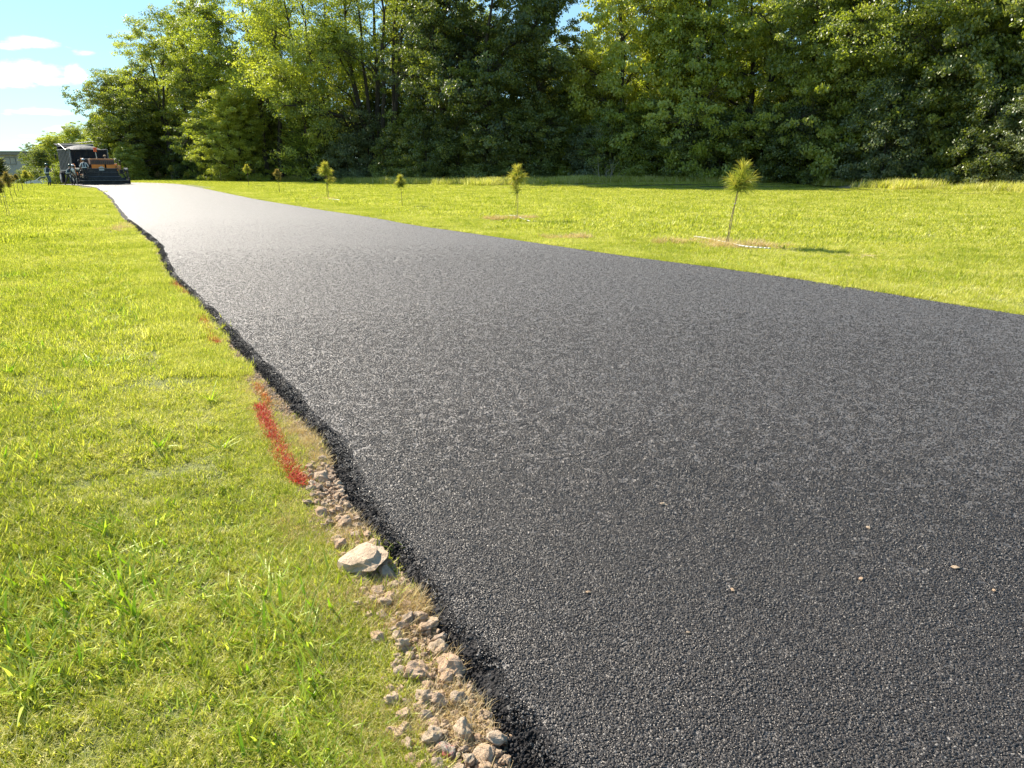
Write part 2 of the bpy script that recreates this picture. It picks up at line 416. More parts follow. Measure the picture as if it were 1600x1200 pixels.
# ------------------------------------------------------------------ instancing for things nobody could count (stuff)
def hidden_tile(name, me, mat):
    me.materials.append(mat)
    return me
def scatter_object(name, tiles, pts, rotz, scale, which, label, cat, tilt=None):
    """ONE stuff object: its mesh is the point cloud, geometry nodes put a tile of blades / stones on each point"""
    n = len(pts)
    me = bpy.data.meshes.new(name); me.vertices.add(n)
    me.vertices.foreach_set('co', np.ascontiguousarray(pts, np.float32).ravel())
    rot = np.zeros((n, 3), np.float32); rot[:, 2] = rotz
    if tilt is not None: rot[:, :2] = tilt
    a = me.attributes.new('rot', 'FLOAT_VECTOR', 'POINT'); a.data.foreach_set('vector', rot.ravel())
    a = me.attributes.new('scl', 'FLOAT', 'POINT'); a.data.foreach_set('value', np.ascontiguousarray(np.broadcast_to(scale, n), np.float32))
    a = me.attributes.new('which', 'INT', 'POINT'); a.data.foreach_set('value', np.ascontiguousarray(which, np.int32))
    o = bpy.data.objects.new(name, me); C.objects.link(o); tag(o, label, cat, kind='stuff')
    ng = bpy.data.node_groups.new(name + '_scatter', 'GeometryNodeTree')
    ng.interface.new_socket('Geometry', in_out='INPUT', socket_type='NodeSocketGeometry')
    ng.interface.new_socket('Geometry', in_out='OUTPUT', socket_type='NodeSocketGeometry')
    gi = ng.nodes.new('NodeGroupInput'); go = ng.nodes.new('NodeGroupOutput')
    join = ng.nodes.new('GeometryNodeGeometryToInstance')
    mp = ng.nodes.new('GeometryNodeMeshToPoints'); ng.links.new(gi.outputs[0], mp.inputs['Mesh'])
    iop = ng.nodes.new('GeometryNodeInstanceOnPoints'); ng.links.new(mp.outputs[0], iop.inputs['Points'])
    for t in reversed(tiles):
        oi = ng.nodes.new('GeometryNodeObjectInfo'); oi.inputs['Object'].default_value = t
        oi.inputs['As Instance'].default_value = True
        ng.links.new(oi.outputs['Geometry'], join.inputs[0])
    ng.links.new(join.outputs[0], iop.inputs['Instance']); iop.inputs['Pick Instance'].default_value = True
    def named(nm, ty):
        q = ng.nodes.new('GeometryNodeInputNamedAttribute'); q.data_type = ty; q.inputs['Name'].default_value = nm
        return [s for s in q.outputs if s.enabled][0]
    ng.links.new(named('which', 'INT'), iop.inputs['Instance Index'])
    e2r = ng.nodes.new('FunctionNodeEulerToRotation'); ng.links.new(named('rot', 'FLOAT_VECTOR'), e2r.inputs[0])
    ng.links.new(e2r.outputs[0], iop.inputs['Rotation'])
    ng.links.new(named('scl', 'FLOAT'), iop.inputs['Scale'])
    ng.links.new(iop.outputs[0], go.inputs[0])
    md = o.modifiers.new('scatter', 'NODES'); md.node_group = ng
    return o

def tile_object(name, me, mat):
    me.materials.append(mat); return bpy.data.objects.new(name, me)     # not linked: only the scatter uses it

def blades(n, size, length, width, lean, rg, seg=3, clump=0.0, tone=(.15, .75), flat=.0, hmax=None):
    """a tile of grass blades, each a bent strip"""
    base = np.stack([(rg.random(n) - .5) * size, (rg.random(n) - .5) * size, np.zeros(n)], 1)
    if clump:
        k = max(3, int(n / 26)); cc = (rg.random((k, 2)) - .5) * size; w = rg.integers(0, k, n)
        base[:, :2] = cc[w] + rg.normal(0, clump, (n, 2))
    ang = rg.random(n) * 2 * np.pi
    L = length * (.45 + rg.random(n) * .9); W = width * (.6 + .8 * rg.random(n))
    ln = np.clip(lean * (.4 + 1.1 * rg.random(n)), 0, 1.5)
    side = np.stack([-np.sin(ang), np.cos(ang), np.zeros(n)], 1); fwd = np.stack([np.cos(ang), np.sin(ang), np.zeros(n)], 1)
    pts = base.copy(); rows = []
    bend = rg.random(n) * .9
    side2 = side.copy(); tw = rg.random(n) * .8 - .4; side2[:, 2] = tw
    for s in range(seg + 1):
        f = s / seg; a = ln + bend * f
        wid = W * (1 - f ** 1.6) * .5 if s < seg else W * .04
        rows.append(pts + side2 * np.reshape(wid, (-1, 1))); rows.append(pts - side2 * np.reshape(wid, (-1, 1)))
        step = (L / seg)[:, None] * (np.sin(a)[:, None] * fwd + np.cos(a)[:, None] * np.array([0, 0, 1.]))
        pts = pts + step
        pts[:, 2] = np.maximum(pts[:, 2], .002)
    V = np.stack(rows, 1)                               # n, 2(seg+1), 3
    m = 2 * (seg + 1); o = (np.arange(n) * m)[:, None, None]
    q = np.array([[2 * s, 2 * s + 1, 2 * s + 3, 2 * s + 2] for s in range(seg)])[None]
    Fq = (o + q).reshape(-1, 4)
    tn = tone[0] + (tone[1] - tone[0]) * rg.random(n) ** 1.3
    return V.reshape(-1, 3), Fq, np.repeat(tn, m)

def grass_tile(name, mat, *a, **k):
    V, F, t = blades(*a, **k)
    return tile_object(name, np_mesh(name, V, F, False, {'tone': t}), mat)

rg = np.random.default_rng(11)
def merge_parts(parts):
    V = []; F = []; T = []; o = 0
    for v, f, t in parts: V.append(v); F.append(f + o); T.append(t); o += len(v)
    return np.concatenate(V), np.concatenate(F), np.concatenate(T)
near_tiles = []
for i in range(6):
    parts = [blades(2100, .40, .034, .0043, .9, rg, 3, .012, (.10, .70)),
             blades(1500, .40, .042, .0030, 1.3, rg, 3, .0, (.5, 1.1)),
             blades(340, .40, .052, .0055, .75, rg, 3, .02, (-.1, .4))]
    V, F, t = merge_parts(parts)
    near_tiles.append(tile_object('turf', np_mesh('turf', V, F, False, {'tone': t}), M['blade']))
mid_tiles = []
for i in range(5):
    parts = [blades(4600, 1.0, .038, .005, .65, rg, 2, .035, (.05, .70)),
             blades(1500, 1.0, .050, .0045, 1.1, rg, 2, 0, (.4, .95)),
             blades(420, 1.0, .065, .007, .5, rg, 2, .03, (.0, .4))]
    V, F, t = merge_parts(parts)
    mid_tiles.append(tile_object('turf', np_mesh('turf', V, F, False, {'tone': t}), M['blade']))
far_tiles = []
for i in range(4):
    parts = [blades(6500, 3.0, .06, .016, .55, rg, 2, .10, (.05, .75)),
             blades(900, 3.0, .10, .02, .5, rg, 2, .05, (.0, .6))]
    V, F, t = merge_parts(parts)
    far_tiles.append(tile_object('turf', np_mesh('turf', V, F, False, {'tone': t}), M['blade']))

def in_view(x, y, pad):
    return (y > .7 - pad) & (np.abs(x) < .76 * np.maximum(y, 0) + 1.2 + pad)
def grid_points(step, y0, y1, keep, xlim=90):
    gx = np.arange(-xlim, xlim, step); gy = np.arange(y0, y1, step)
    X, Y = np.meshgrid(gx, gy); X = X.ravel(); Y = Y.ravel()
    X = X + (rg.random(len(X)) - .5) * step * .25; Y = Y + (rg.random(len(Y)) - .5) * step * .25
    k = keep(X, Y); return X[k], Y[k]
def off_road(x, y):   # distance off the road, >0 outside
    return np.maximum(XL(y) - x, x - XR(y))

def strip_w(y): return np.interp(y, [0, 2.2, 3.2, 4.5, 6, 9, 14, 20], [.26, .22, .16, .12, .04, .03, .03, .03])
zone = lambda x, y: np.hypot(x, y)
def add_turf(tiles, step, lo, hi, half, extra=lambda x, y: True):
    def keep(x, y):
        d = zone(x, y); o = off_road(x, y)
        return (d >= lo) & (d < hi) & in_view(x, y, step * 2) & (o > half) & (y < tree_line_y(x) + 1.5)
    X, Y = grid_points(step, -1, min(130, hi + 2), keep, xlim=min(90, hi))
    # drop tiles on the rubble strip and bare patches
    b = bare_at(X, Y); k = rg.random(len(X)) > b * 1.0
    return X[k], Y[k]
grass_sets = []
# near lawn, small overlapping tiles (smaller toward the road edge)
X, Y = add_turf(near_tiles, .25, 0, 5.2, .0)
def put(tiles, X, Y, name, label, smin=.75, smax=1.4):
    Z = ground_h(X, Y)
    n = len(X)
    return scatter_object(name, tiles, np.stack([X, Y, Z - .004], 1), rg.random(n) * 6.28, smin + (smax - smin) * np.clip(.5 + 1.6 * (vnoise(X * 1.9 + 7, Y * 1.9) - .5) + .5 * (rg.random(n) - .5), 0, 1), rg.integers(0, len(tiles), n), label, 'grass')
o_ = off_road(X, Y); k = (o_ > .06 + strip_w(Y)) | (X > 0) & (o_ > .2)
put(near_tiles, X[k], Y[k], 'grass', 'short bright mown lawn close to the camera on the left of the asphalt')
X, Y = add_turf(mid_tiles, .62, 5.0, 17, .55)
put(mid_tiles, X, Y, 'grass', 'mown lawn in the middle distance on both sides of the asphalt')
X, Y = add_turf(far_tiles, 1.9, 16.5, 125, 2.6)
put(far_tiles, X, Y, 'grass', 'distant sunlit lawn running up to the woods and the crest')

X, Y = grid_points(.8, 15, 90, lambda x, y: (off_road(x, y) > 1.35) & (off_road(x, y) < 3.4) & in_view(x, y, 1), xlim=70)
put(mid_tiles, X, Y, 'grass', 'lawn fringe following both edges of the far asphalt', .9, 1.3)
# small tufts that make the ragged edges along the road, rubble strip and bare patches
tuft_tiles = []
for i in range(6):
    V, F, t = merge_parts([blades(70, .05, .030, .0029, .8, rg, 3, .012, (.1, .8)), blades(60, .06, .040, .0026, 1.35, rg, 3, 0, (.6, 1.2)), blades(8, .05, .045, .004, .6, rg, 3, 0, (-.1, .4))]); tuft_tiles.append(tile_object('tuft', np_mesh('tuft', V, F, False, {'tone': t}), M['blade']))
bigtuft = []
for i in range(4):
    V, F, t = blades(120, .14, .06, .006, .6, rg, 3, 0, (.0, .8)); bigtuft.append(tile_object('tuft', np_mesh('tuft', V, F, False, {'tone': t}), M['blade']))
P = []
n = 4200; yy = 1.2 + 5.5 * rg.random(n) ** 1.2
w = strip_w(yy); off = w * .75 + .34 * rg.random(n) * (.6 + .6 * rg.random(n)); xx = XL(yy) - off
k = rg.random(n) < np.clip((off - w * .55) / .10, .04, 1); xx = xx[k]; yy = yy[k]
Xn, Yn = xx, yy
put(tuft_tiles, Xn, Yn, 'grass_tufts', 'ragged grass tufts creeping into the rubble strip on the left', .7, 1.4)
n = 9500; yy = 5 + 50 * rg.random(n) ** 1.6; side = rg.random(n) < .45
off = .02 + (.55 + .95 * sst(yy, 11, 18)) * rg.random(n)
xx = np.where(side, XL(yy) - off - .05, XR(yy) + off)
put(bigtuft, xx, yy, 'grass_tufts', 'longer grass tufts hanging along both edges of the asphalt', .6, 1.3)
# rough unmown grass at the foot of the woods
rough_tiles = []
for i in range(4):
    V, F, t = blades(420, 1.6, .42, .022, .35, rg, 3, .12, (.1, 1.0)); rough_tiles.append(tile_object('rough_grass', np_mesh('rough_grass', V, F, False, {'tone': t}), M['blade']))
n = 900; xx = -60 + 105 * rg.random(n); yy = tree_line_y(xx) - .6 + 2.2 * rg.random(n)
put(rough_tiles, xx, yy, 'rough_grass', 'rough unmown grass along the foot of the woods', .5, 1.25)

# ------------------------------------------------------------------ dry straw along the strip, crumbs of asphalt, gravel
straw_tiles = []
for i in range(5):
    V, F, t = blades(150, .08, .045, .0016, 1.1, rg, 4, 0, (.0, 1.0)); V[:, 2] += .004
    straw_tiles.append(tile_object('straw', np_mesh('straw', V, F, False, {'tone': t}), M['straw']))
n = 900; yy = 1.2 + 5.2 * rg.random(n) ** 1.1; w = strip_w(yy) + .06
clumpy = .15 + sum(1.0 * np.exp(-((yy - c_) / w_) ** 2) for c_, w_ in ((2.15, .13), (2.75, .18), (3.75, .35), (1.62, .10), (4.6, .3)))
k = rg.random(n) < sst(clumpy, .25, .75) * .9 + .08; yy = yy[k]; w = w[k]
xx = XL(yy) - w * (.05 + 1.35 * rg.random(len(yy)))
o = put(straw_tiles, xx, yy, 'dry_straw', 'dry straw-coloured dead grass tangled along the left edge of the asphalt', .7, 1.35); o['category'] = 'dead grass'

def rock_mesh(name, seed, sub=2, flat=.7, rough=.25, sharp=True):
    r = np.random.default_rng(seed); bm = bmesh.new()
    bmesh.ops.create_icosphere(bm, subdivisions=sub, radius=.5)
    # cut by random planes for facets
    pl = [(Vector(r.normal(0, 1, 3)).normalized(), .30 + .16 * r.random()) for _ in range(9)]
    ph = r.random(6) * 6
    for v in bm.verts:
        c = v.co
        for nrm, d in pl:
            q = c.dot(nrm)
            if q > d: c -= nrm * (q - d) * .97
        c += c.normalized() * rough * .12 * (math.sin(c.x * 13 + ph[0]) + math.sin(c.y * 15 + ph[1]) + math.sin(c.z * 17 + ph[2])) * .35
        c *= 1 + .10 * (float(vnoise(np.array([c.x * 7 + seed]), np.array([c.y * 7 + c.z * 5]))[0]) - .5) + .05 * (float(vnoise(np.array([c.x * 17 + seed]), np.array([c.y * 17 + c.z * 13]))[0]) - .5)
        c.z *= flat; v.co = c
    me = bpy.data.meshes.new(name); bm.to_mesh(me); bm.free(); return me

m, nt = material('limestone')
p = nt.new('ShaderNodeTexCoord').outputs['Object']; rd = nt.rand()
pp = nt.vmath('ADD', p, nt.vmath('SCALE', (7.1, 3.3, 5.2), rd) if False else p)
c = nt.ramp(nt.noise(p, 2.6, 6, .65), [(.3, (.48, .35, .24)), (.55, (.72, .56, .42)), (.75, (.82, .68, .54))])
tint = nt.ramp(rd, [(0, (.95, .92, .88)), (.35, (1.0, .94, .84)), (.7, (1, .86, .74)), (1, (.80, .77, .74))])
c = nt.mix(1, c, tint, 'MULTIPLY')
c = nt.mix(nt.sstep(nt.noise(p, 9, 6, .7), .58, .72, 0, .3), c, (.30, .24, .17))
nt.out(principled(nt, c, .9, 0, .25, nt.bump(nt.noise(p, 14, 7, .7), .7, .05)))
M['stone'] = m
m, nt = material('painted_limestone')
p = nt.new('ShaderNodeTexCoord').outputs['Object']
c = nt.ramp(nt.noise(p, 2.6, 6, .65), [(.3, (.36, .29, .21)), (.75, (.66, .56, .47))])
c = nt.mix(nt.sstep(nt.noise(p, 1.8, 4, .6), .48, .62, 0, .8), c, (.50, .06, .05))
nt.out(principled(nt, c, .85, 0, .25, nt.bump(nt.noise(p, 14, 7, .7), .7, .05)))
M['stone_red'] = m

# gravel (uncountable bits) and asphalt crumbs
grav = [tile_object('gravel', rock_mesh('gravel', 200 + i, 1, .75, .2), M['stone']) for i in range(6)]
n = 9000; yy = 1.2 + 4.6 * rg.random(n) ** 1.15; w = strip_w(yy) + .02
xx = XL(yy) + .01 - w * rg.random(n) * 1.1
sc = .006 + .021 * rg.random(n) ** 2.0
Z = ground_h(xx, yy)
scatter_object('gravel', grav, np.stack([xx, yy, Z + sc * .3 + .004 * rg.random(n)], 1), rg.random(n) * 6.28, sc, rg.integers(0, 6, n), 'fine pale limestone gravel and dust between the larger stones', 'gravel', rg.random((n, 2)) * 2)
crumb = [tile_object('asphalt_crumb', rock_mesh('asphalt_crumb', 300 + i, 1, .85, .3), M['asphalt_loose']) for i in range(6)]
n = 15000; yy = 1.0 + 20 * rg.random(n) ** 1.9
ew = .125; off = ew * rg.random(n) ** .9
xx = XL(yy) + off - .012
zz = np.interp(off / .13, [0, .3, .6, 1], [-.06, -.035, -.015, .0]) + .006 * rg.random(n)
sc = (.005 + .011 * rg.random(n) ** 1.8) * (1 + .03 * yy)
stray = rg.random(n) < .03; xx = np.where(stray, XL(yy) - .06 * rg.random(n), xx); zz = np.where(stray, ground_h(xx, yy) + .004, zz)
scatter_object('asphalt_crumbs', crumb, np.stack([xx, yy, zz], 1), rg.random(n) * 6.28, sc, rg.integers(0, 6, n), 'loose black crumbs of hot-mix asphalt along the ragged left edge', 'asphalt crumbs', rg.random((n, 2)) * 3)

# exposed aggregate: real stones standing in the surface of the mat near the camera
agg_tiles = []; AGG_REV = False
for i in range(24):
    r = np.random.default_rng(500 + i); k = (105, 78, 56, 38, 24, 13, 6, 3)[i // 3]; ico = bmesh.new(); bmesh.ops.create_icosphere(ico, subdivisions=1, radius=.5)
    bv = np.array([v.co[:] for v in ico.verts]); bf = np.array([[v.index for v in f.verts] for f in ico.faces]); ico.free()
    sz = .0028 + .0070 * r.random(k) ** 2.6
    an = r.random((k, 3)) * 6.28
    def rotm(a):
        cx, sx = np.cos(a[:, 0]), np.sin(a[:, 0]); cy, sy = np.cos(a[:, 1]), np.sin(a[:, 1]); o = np.zeros(len(a)); l = o + 1
        A = np.stack([np.stack([l, o, o], 1), np.stack([o, cx, -sx], 1), np.stack([o, sx, cx], 1)], 1)
        B = np.stack([np.stack([cy, -sy, o], 1), np.stack([sy, cy, o], 1), np.stack([o, o, l], 1)], 1)
        return A @ B
    jit = 1 + .45 * (r.random((k, len(bv), 1)) - .5)
    V = np.einsum('nij,nvj->nvi', rotm(an), bv[None] * jit) * sz[:, None, None]
    V[:, :, 2] *= .75
    V[:, :, 2] = np.minimum(V[:, :, 2], (sz * .38)[:, None])      # tops pressed flat by the roller
    cr = .045 * np.sqrt(r.random(k)); ca = r.random(k) * 6.28
    cen = np.stack([cr * np.cos(ca), cr * np.sin(ca), sz * .14], 1)
    V += cen[:, None]
    Fa = (np.arange(k)[:, None, None] * len(bv) + bf[None]).reshape(-1, 3)
    me = np_mesh('aggregate', V.reshape(-1, 3), Fa, False, {'tone': np.repeat(r.random(k), len(bv))})
    agg_tiles.append(me)
m, nt = material('aggregate')
tn = nt.attr('tone')
c = nt.ramp(tn, [(0, (.006, .0055, .0055)), (.8, (.0205, .018, .0188)), (.975, (.05, .047, .045)), (.992, (.12, .11, .10)), (1, (.30, .27, .24))])
nt.out(principled(nt, c, nt.math('MULTIPLY_ADD', nt.math('FRACT', nt.math('MULTIPLY', tn, 37)), .42, .27), 0, .66, nt.bump(nt.noise(nt.pos(), 900, 2, .6), .4, .0015)))
M['aggregate'] = m
pn = [q for q in m.node_tree.nodes if q.type == 'BSDF_PRINCIPLED'][0]; pn.inputs['Specular Tint'].default_value = (1, .91, .84, 1); pn.inputs['Sheen Weight'].default_value = .0; pn.inputs['Sheen Roughness'].default_value = .35
agg_tiles = [tile_object('aggregate', me, m) for me in agg_tiles]
gx = np.arange(-15, 12, .047); gy = np.arange(.8, 24, .047); X, Y = np.meshgrid(gx, gy); X = X.ravel(); Y = Y.ravel()
X = X + (rg.random(len(X)) - .5) * .04; Y = Y + (rg.random(len(Y)) - .5) * .04; rr = np.hypot(X, Y)
k = (X > XL(Y) + .075) & (X < XR(Y) - .1) & in_view(X, Y, .1) & (rr < 24) & (rg.random(len(X)) < 1 - sst(rr, 13, 24)); X = X[k]; Y = Y[k]; rr = rr[k]
X2 = X[rr < 6.5]; Y2 = Y[rr < 6.5]; r2 = rr[rr < 6.5]; k = rg.random(len(X2)) < 1 - sst(r2, 2.0, 4.5)
X = np.concatenate([X, X2[k] + .023]); Y = np.concatenate([Y, Y2[k] + .021]); rr = np.concatenate([rr, r2[k]])
cls = np.clip((7 * np.log(np.maximum(rr, 2.4) / 2.4) / math.log(20 / 2.4) + .9 * (rg.random(len(rr)) - .5)), 0, 7).round().astype(int)
n = len(X)
Zs = .006 * fbm(X * 1.1, Y * 1.1, 2) + .0035 * fbm(X * 8, Y * 8, 2)
scatter_object('aggregate', agg_tiles, np.stack([X, Y, Zs], 1), rg.random(n) * 6.28, np.ones(n), 11 - (cls * 3 + rg.integers(0, 3, n)) if AGG_REV else cls * 3 + rg.integers(0, 3, n), 'black bitumen-coated aggregate standing in the rolled asphalt surface', 'aggregate')

# ------------------------------------------------------------------ stones of the rubble strip (countable: each a thing)
rock_lib = [rock_mesh('stone', 40 + i, 3, .62 + .2 * (i % 3) / 2, .9) for i in range(10)]
for me in rock_lib: me.materials.append(M['stone'])
def gh(x, y): return float(ground_h(np.array([x]), np.array([y]))[0])
def stone(px, py, w, seed, label=None, red=False, squash=1.0, sink=.3):
    x, y = at(px, py, -.03); sc = w / FPX * (y * math.cos(PITCH) + CAM_H * math.sin(PITCH))
    me = rock_lib[seed % 10]
    if red: me = me.copy(); me.materials.clear(); me.materials.append(M['stone_red'])
    r = random.Random(seed * 7 + int(px))
    o = bpy.data.objects.new('stone', me); C.objects.link(o)
    o.location = (x, y, gh(x, y) + sc * .36 * squash * (1 - sink)); o.rotation_euler = (r.uniform(-.35, .35), r.uniform(-.35, .35), r.uniform(0, 6.3))
    o.scale = (sc * r.uniform(.95, 1.15), sc * r.uniform(.8, 1.05), sc * squash * r.uniform(.85, 1.1))
    tag(o, label, 'stone', 'stones in the rubble strip beside the asphalt'); return o
named = [  # (px, py of the middle, width px)
    (568, 886, 78, 3, 'largest tan limestone rock, in the rubble strip beside the asphalt edge', False),
    (651, 1052, 46, 1, 'broad flat-topped pale stone beside the grass, left of the oval pebble in the rubble', False),
    (704, 1040, 44, 2, 'smooth pale oval stone touching the asphalt edge in the lower rubble', False),
    (754, 1180, 34, 3, 'tall rounded cream stone at the bottom end of the rubble strip', False),
    (622, 1144, 38, 4, 'grey split stone lying apart in the grass left of the rubble', False),
    (636, 946, 24, 5, 'small rounded pale stone just below the straw clump in the rubble', False),
    (674, 974, 28, 6, 'brown-grey angular stone pressed against the black asphalt crumbs', False),
    (685, 1012, 32, 7, 'pale wedge-shaped stone above the smooth oval stone', False),
    (697, 1172, 36, 8, 'stone splashed with red paint at the bottom of the rubble strip', True),
    (757, 1116, 22, 9, 'rounded tan pebble standing against the asphalt edge low in the picture', False),
    (675, 1128, 32, 10, 'brown weathered stone beside dry straw in the lower rubble', False),
    (488, 762, 18, 11, 'round pale pebble at the lower tip of the red paint line', False),
    (506, 747, 26, 12, 'pale flat stone beside the asphalt just above the round pebble', False),
    (551, 868, 20, 13, 'small pale stone tucked behind the largest rock', False),
    (790, 1150, 26, 14, 'cream stone at the foot of the asphalt edge in the bottom of the picture', False),
]
for px, py, w, sd, lb, red in named:
    stone(px, py, w * 1.04, sd, lb, red, .8 if w > 60 else .8, .3 if w > 40 else .22)
rs = random.Random(5)
spots = []
tries = 0
while len(spots) < 284 and tries < 30000:
    tries += 1
    y = 1.38 + 2.1 * rs.random() ** 1.25 if rs.random() < .97 else 4 + 3 * rs.random()
    w = float(strip_w(y)); dens = float(vnoise(np.array([y * 1.7 + 4]), np.array([1.5]))[0])
    x = float(XL(np.array([y]))[0]) - .005 - w * rs.random() ** 1.15 * 1.05
    zc = y * math.cos(PITCH) + CAM_H * math.sin(PITCH)
    r = (.010 + .021 * rs.random() ** 1.6)
    if y > 2.9: r *= .8
    if any((x - a) ** 2 + (y - b) ** 2 < ((r + c) * .70) ** 2 for a, b, c in spots): continue
    spots.append((x, y, r))
for k, (x, y, r) in enumerate(spots):
    o = bpy.data.objects.new('stone', rock_lib[k % 10]); C.objects.link(o)
    sc = r * 2
    o.location = (x, y, gh(x, y) + .006 + sc * .30); o.rotation_euler = (rs.uniform(-.5, .5), rs.uniform(-.5, .5), rs.uniform(0, 6.3))
    o.scale = (sc * rs.uniform(.9, 1.25), sc * rs.uniform(.75, 1.05), sc * rs.uniform(.8, 1.1))
    tag(o, 'small angular limestone chunk packed among others in the rubble strip', 'stone', 'small limestone chunks in the rubble strip')
# light chips lying on the asphalt
chips = [(1037, 788, 11, 'tan chip of stone lying alone on the asphalt in mid picture'), (1357, 825, 10, 'thin pale chip on the asphalt right of the tan chip'),
         (1493, 887, 12, 'pale oval pebble lying on the asphalt near the right edge'), (1345, 905, 10, 'slanted pale chip on the asphalt left of the oval pebble'),
         (1145, 922, 8, 'small cream pebble alone on the lower asphalt'), (919, 926, 9, 'small tan chip on the asphalt near the black edge'),
         (1553, 923, 8, 'tiny tan chip on the asphalt at the far right'), (1075, 989, 8, 'tiny tan chip on the lower asphalt below the cream pebble')]
for i, (px, py, w, lb) in enumerate(chips):
    x, y = at(px, py, 0.004); sc = w / FPX * (y * .958 + .4)
    o = bpy.data.objects.new('stone_chip', rock_lib[(i * 3) % 10]); C.objects.link(o)
    o.location = (x, y, .006); o.scale = (sc, sc * .7, sc * .5); o.rotation_euler = (0, .1, i * 1.3)
    tag(o, lb, 'stone chip', 'stone chips lying on the asphalt')

# ------------------------------------------------------------------ sprayed red line on grass
def paint_line(pts, half, n, mat, label, seed):
    r = np.random.default_rng(seed); P = np.array([at(px, py, -.02) for px, py in pts])
    seg = np.hypot(*np.diff(P, axis=0).T); cs = np.concatenate([[0], np.cumsum(seg)]); t = r.random(n) * cs[-1]
    bx = np.interp(t, cs, P[:, 0]); by = np.interp(t, cs, P[:, 1])
    bx = bx + half * r.normal(0, .5, n); by = by + half * r.normal(0, .3, n)
    V, F, tn = blades(n, .0, .034, .0036, .85, r, 3, 0, (0, 1)); V = V.reshape(n, -1, 3)
    V[:, :, 0] += bx[:, None]; V[:, :, 1] += by[:, None]; V[:, :, 2] *= .8; V[:, :, 2] += (ground_h(bx, by) + .022)[:, None]
    o = link('red_paint_line', np_mesh('red_paint_line', V.reshape(-1, 3), F, False, {'tone': tn}), mat)
    tag(o, label, 'paint mark', 'red sprayed survey marks beside the asphalt'); return o
paint_line([(405, 632), (418, 660), (434, 690), (448, 722), (464, 745), (474, 757)], .044, 2100, M['redblade'], 'longest bright red sprayed line on the grass beside the asphalt edge', 1)
paint_line([(313, 492), (322, 510), (332, 528), (341, 535)], .05, 1500, M['redblade'], 'short red sprayed mark on the grass farther up the asphalt edge', 2)
paint_line([(400, 598), (408, 612), (416, 624), (420, 634)], .03, 420, M['redfaint'], 'faint orange-red dab just above the longest red line', 3)
paint_line([(272, 438), (284, 452), (292, 458)], .09, 1800, M['redfaint'], 'farthest faint orange-red mark at a bend of the asphalt edge', 4)

# ------------------------------------------------------------------ broad-bladed crabgrass clumps
def crab(px, py, n, L, W, lean, label, seed):
    r = np.random.default_rng(seed); x, y = at(px, py, -.03)
    V, F, t = blades(n, .03, L, W, lean, r, 5, 0, (.0, .9))
    o = link('crabgrass_clump', np_mesh('crabgrass_clump', V, F, False, {'tone': t}), M['weed'], None, (x, y, gh(x, y)))
    tag(o, label, 'grass clump', 'broad-bladed crabgrass clumps in the lawn')
crab(212, 962, 11, .135, .012, .5, 'upright broad-bladed crabgrass clump alone low in the left lawn', 1)
crab(165, 830, 16, .16, .010, 1.1, 'wide flattened crabgrass clump left of centre in the near lawn', 2)
crab(40, 1085, 14, .15, .011, 1.15, 'sprawling crabgrass clump near the lower left corner of the lawn', 3)
crab(470, 985, 16, .12, .008, .9, 'crabgrass clump closest to the rubble strip in the lower lawn', 4)
crab(15, 585, 12, .15, .011, .6, 'crabgrass clump at the left border in the middle lawn', 5)
crab(250, 700, 18, .16, .009, .9, 'leafy crabgrass clump in the lawn left of the red line', 6)
crab(330, 625, 16, .17, .010, .8, 'crabgrass clump in the lawn above the leafy clump', 7)
crab(90, 645, 14, .17, .011, .8, 'crabgrass clump between the left border and mid lawn', 8)
crab(345, 700, 14, .14, .009, 1.0, 'low crabgrass clump right beside the longest red line', 9)
# smaller scattered coarse blades: uncountable
coarse = []
for i in range(5):
    V, F, t = blades(9, .07, .085, .0075, 1.05, rg, 4, 0, (.0, 1)); coarse.append(tile_object('coarse_grass', np_mesh('coarse_grass', V, F, False, {'tone': t}), M['weed']))
n = 2700; yy = 1.4 + 11 * rg.random(n) ** 1.4; xx = -.75 * yy - .3 + (XL(yy) - strip_w(yy) - .1 + .75 * yy + .3) * rg.random(n)
k = vnoise(xx * 1.5 + 3, yy * 1.5) > .5; put(coarse, xx[k], yy[k], 'coarse_grass', 'scattered coarse bright blades standing in the mown lawn', .6, 1.4)
n = 500; yy = 7 + 14 * rg.random(n); xx = XR(yy) + .2 + 9 * rg.random(n); put(coarse, xx, yy, 'coarse_grass', 'scattered coarse blades in the lawn right of the asphalt', .8, 1.6)

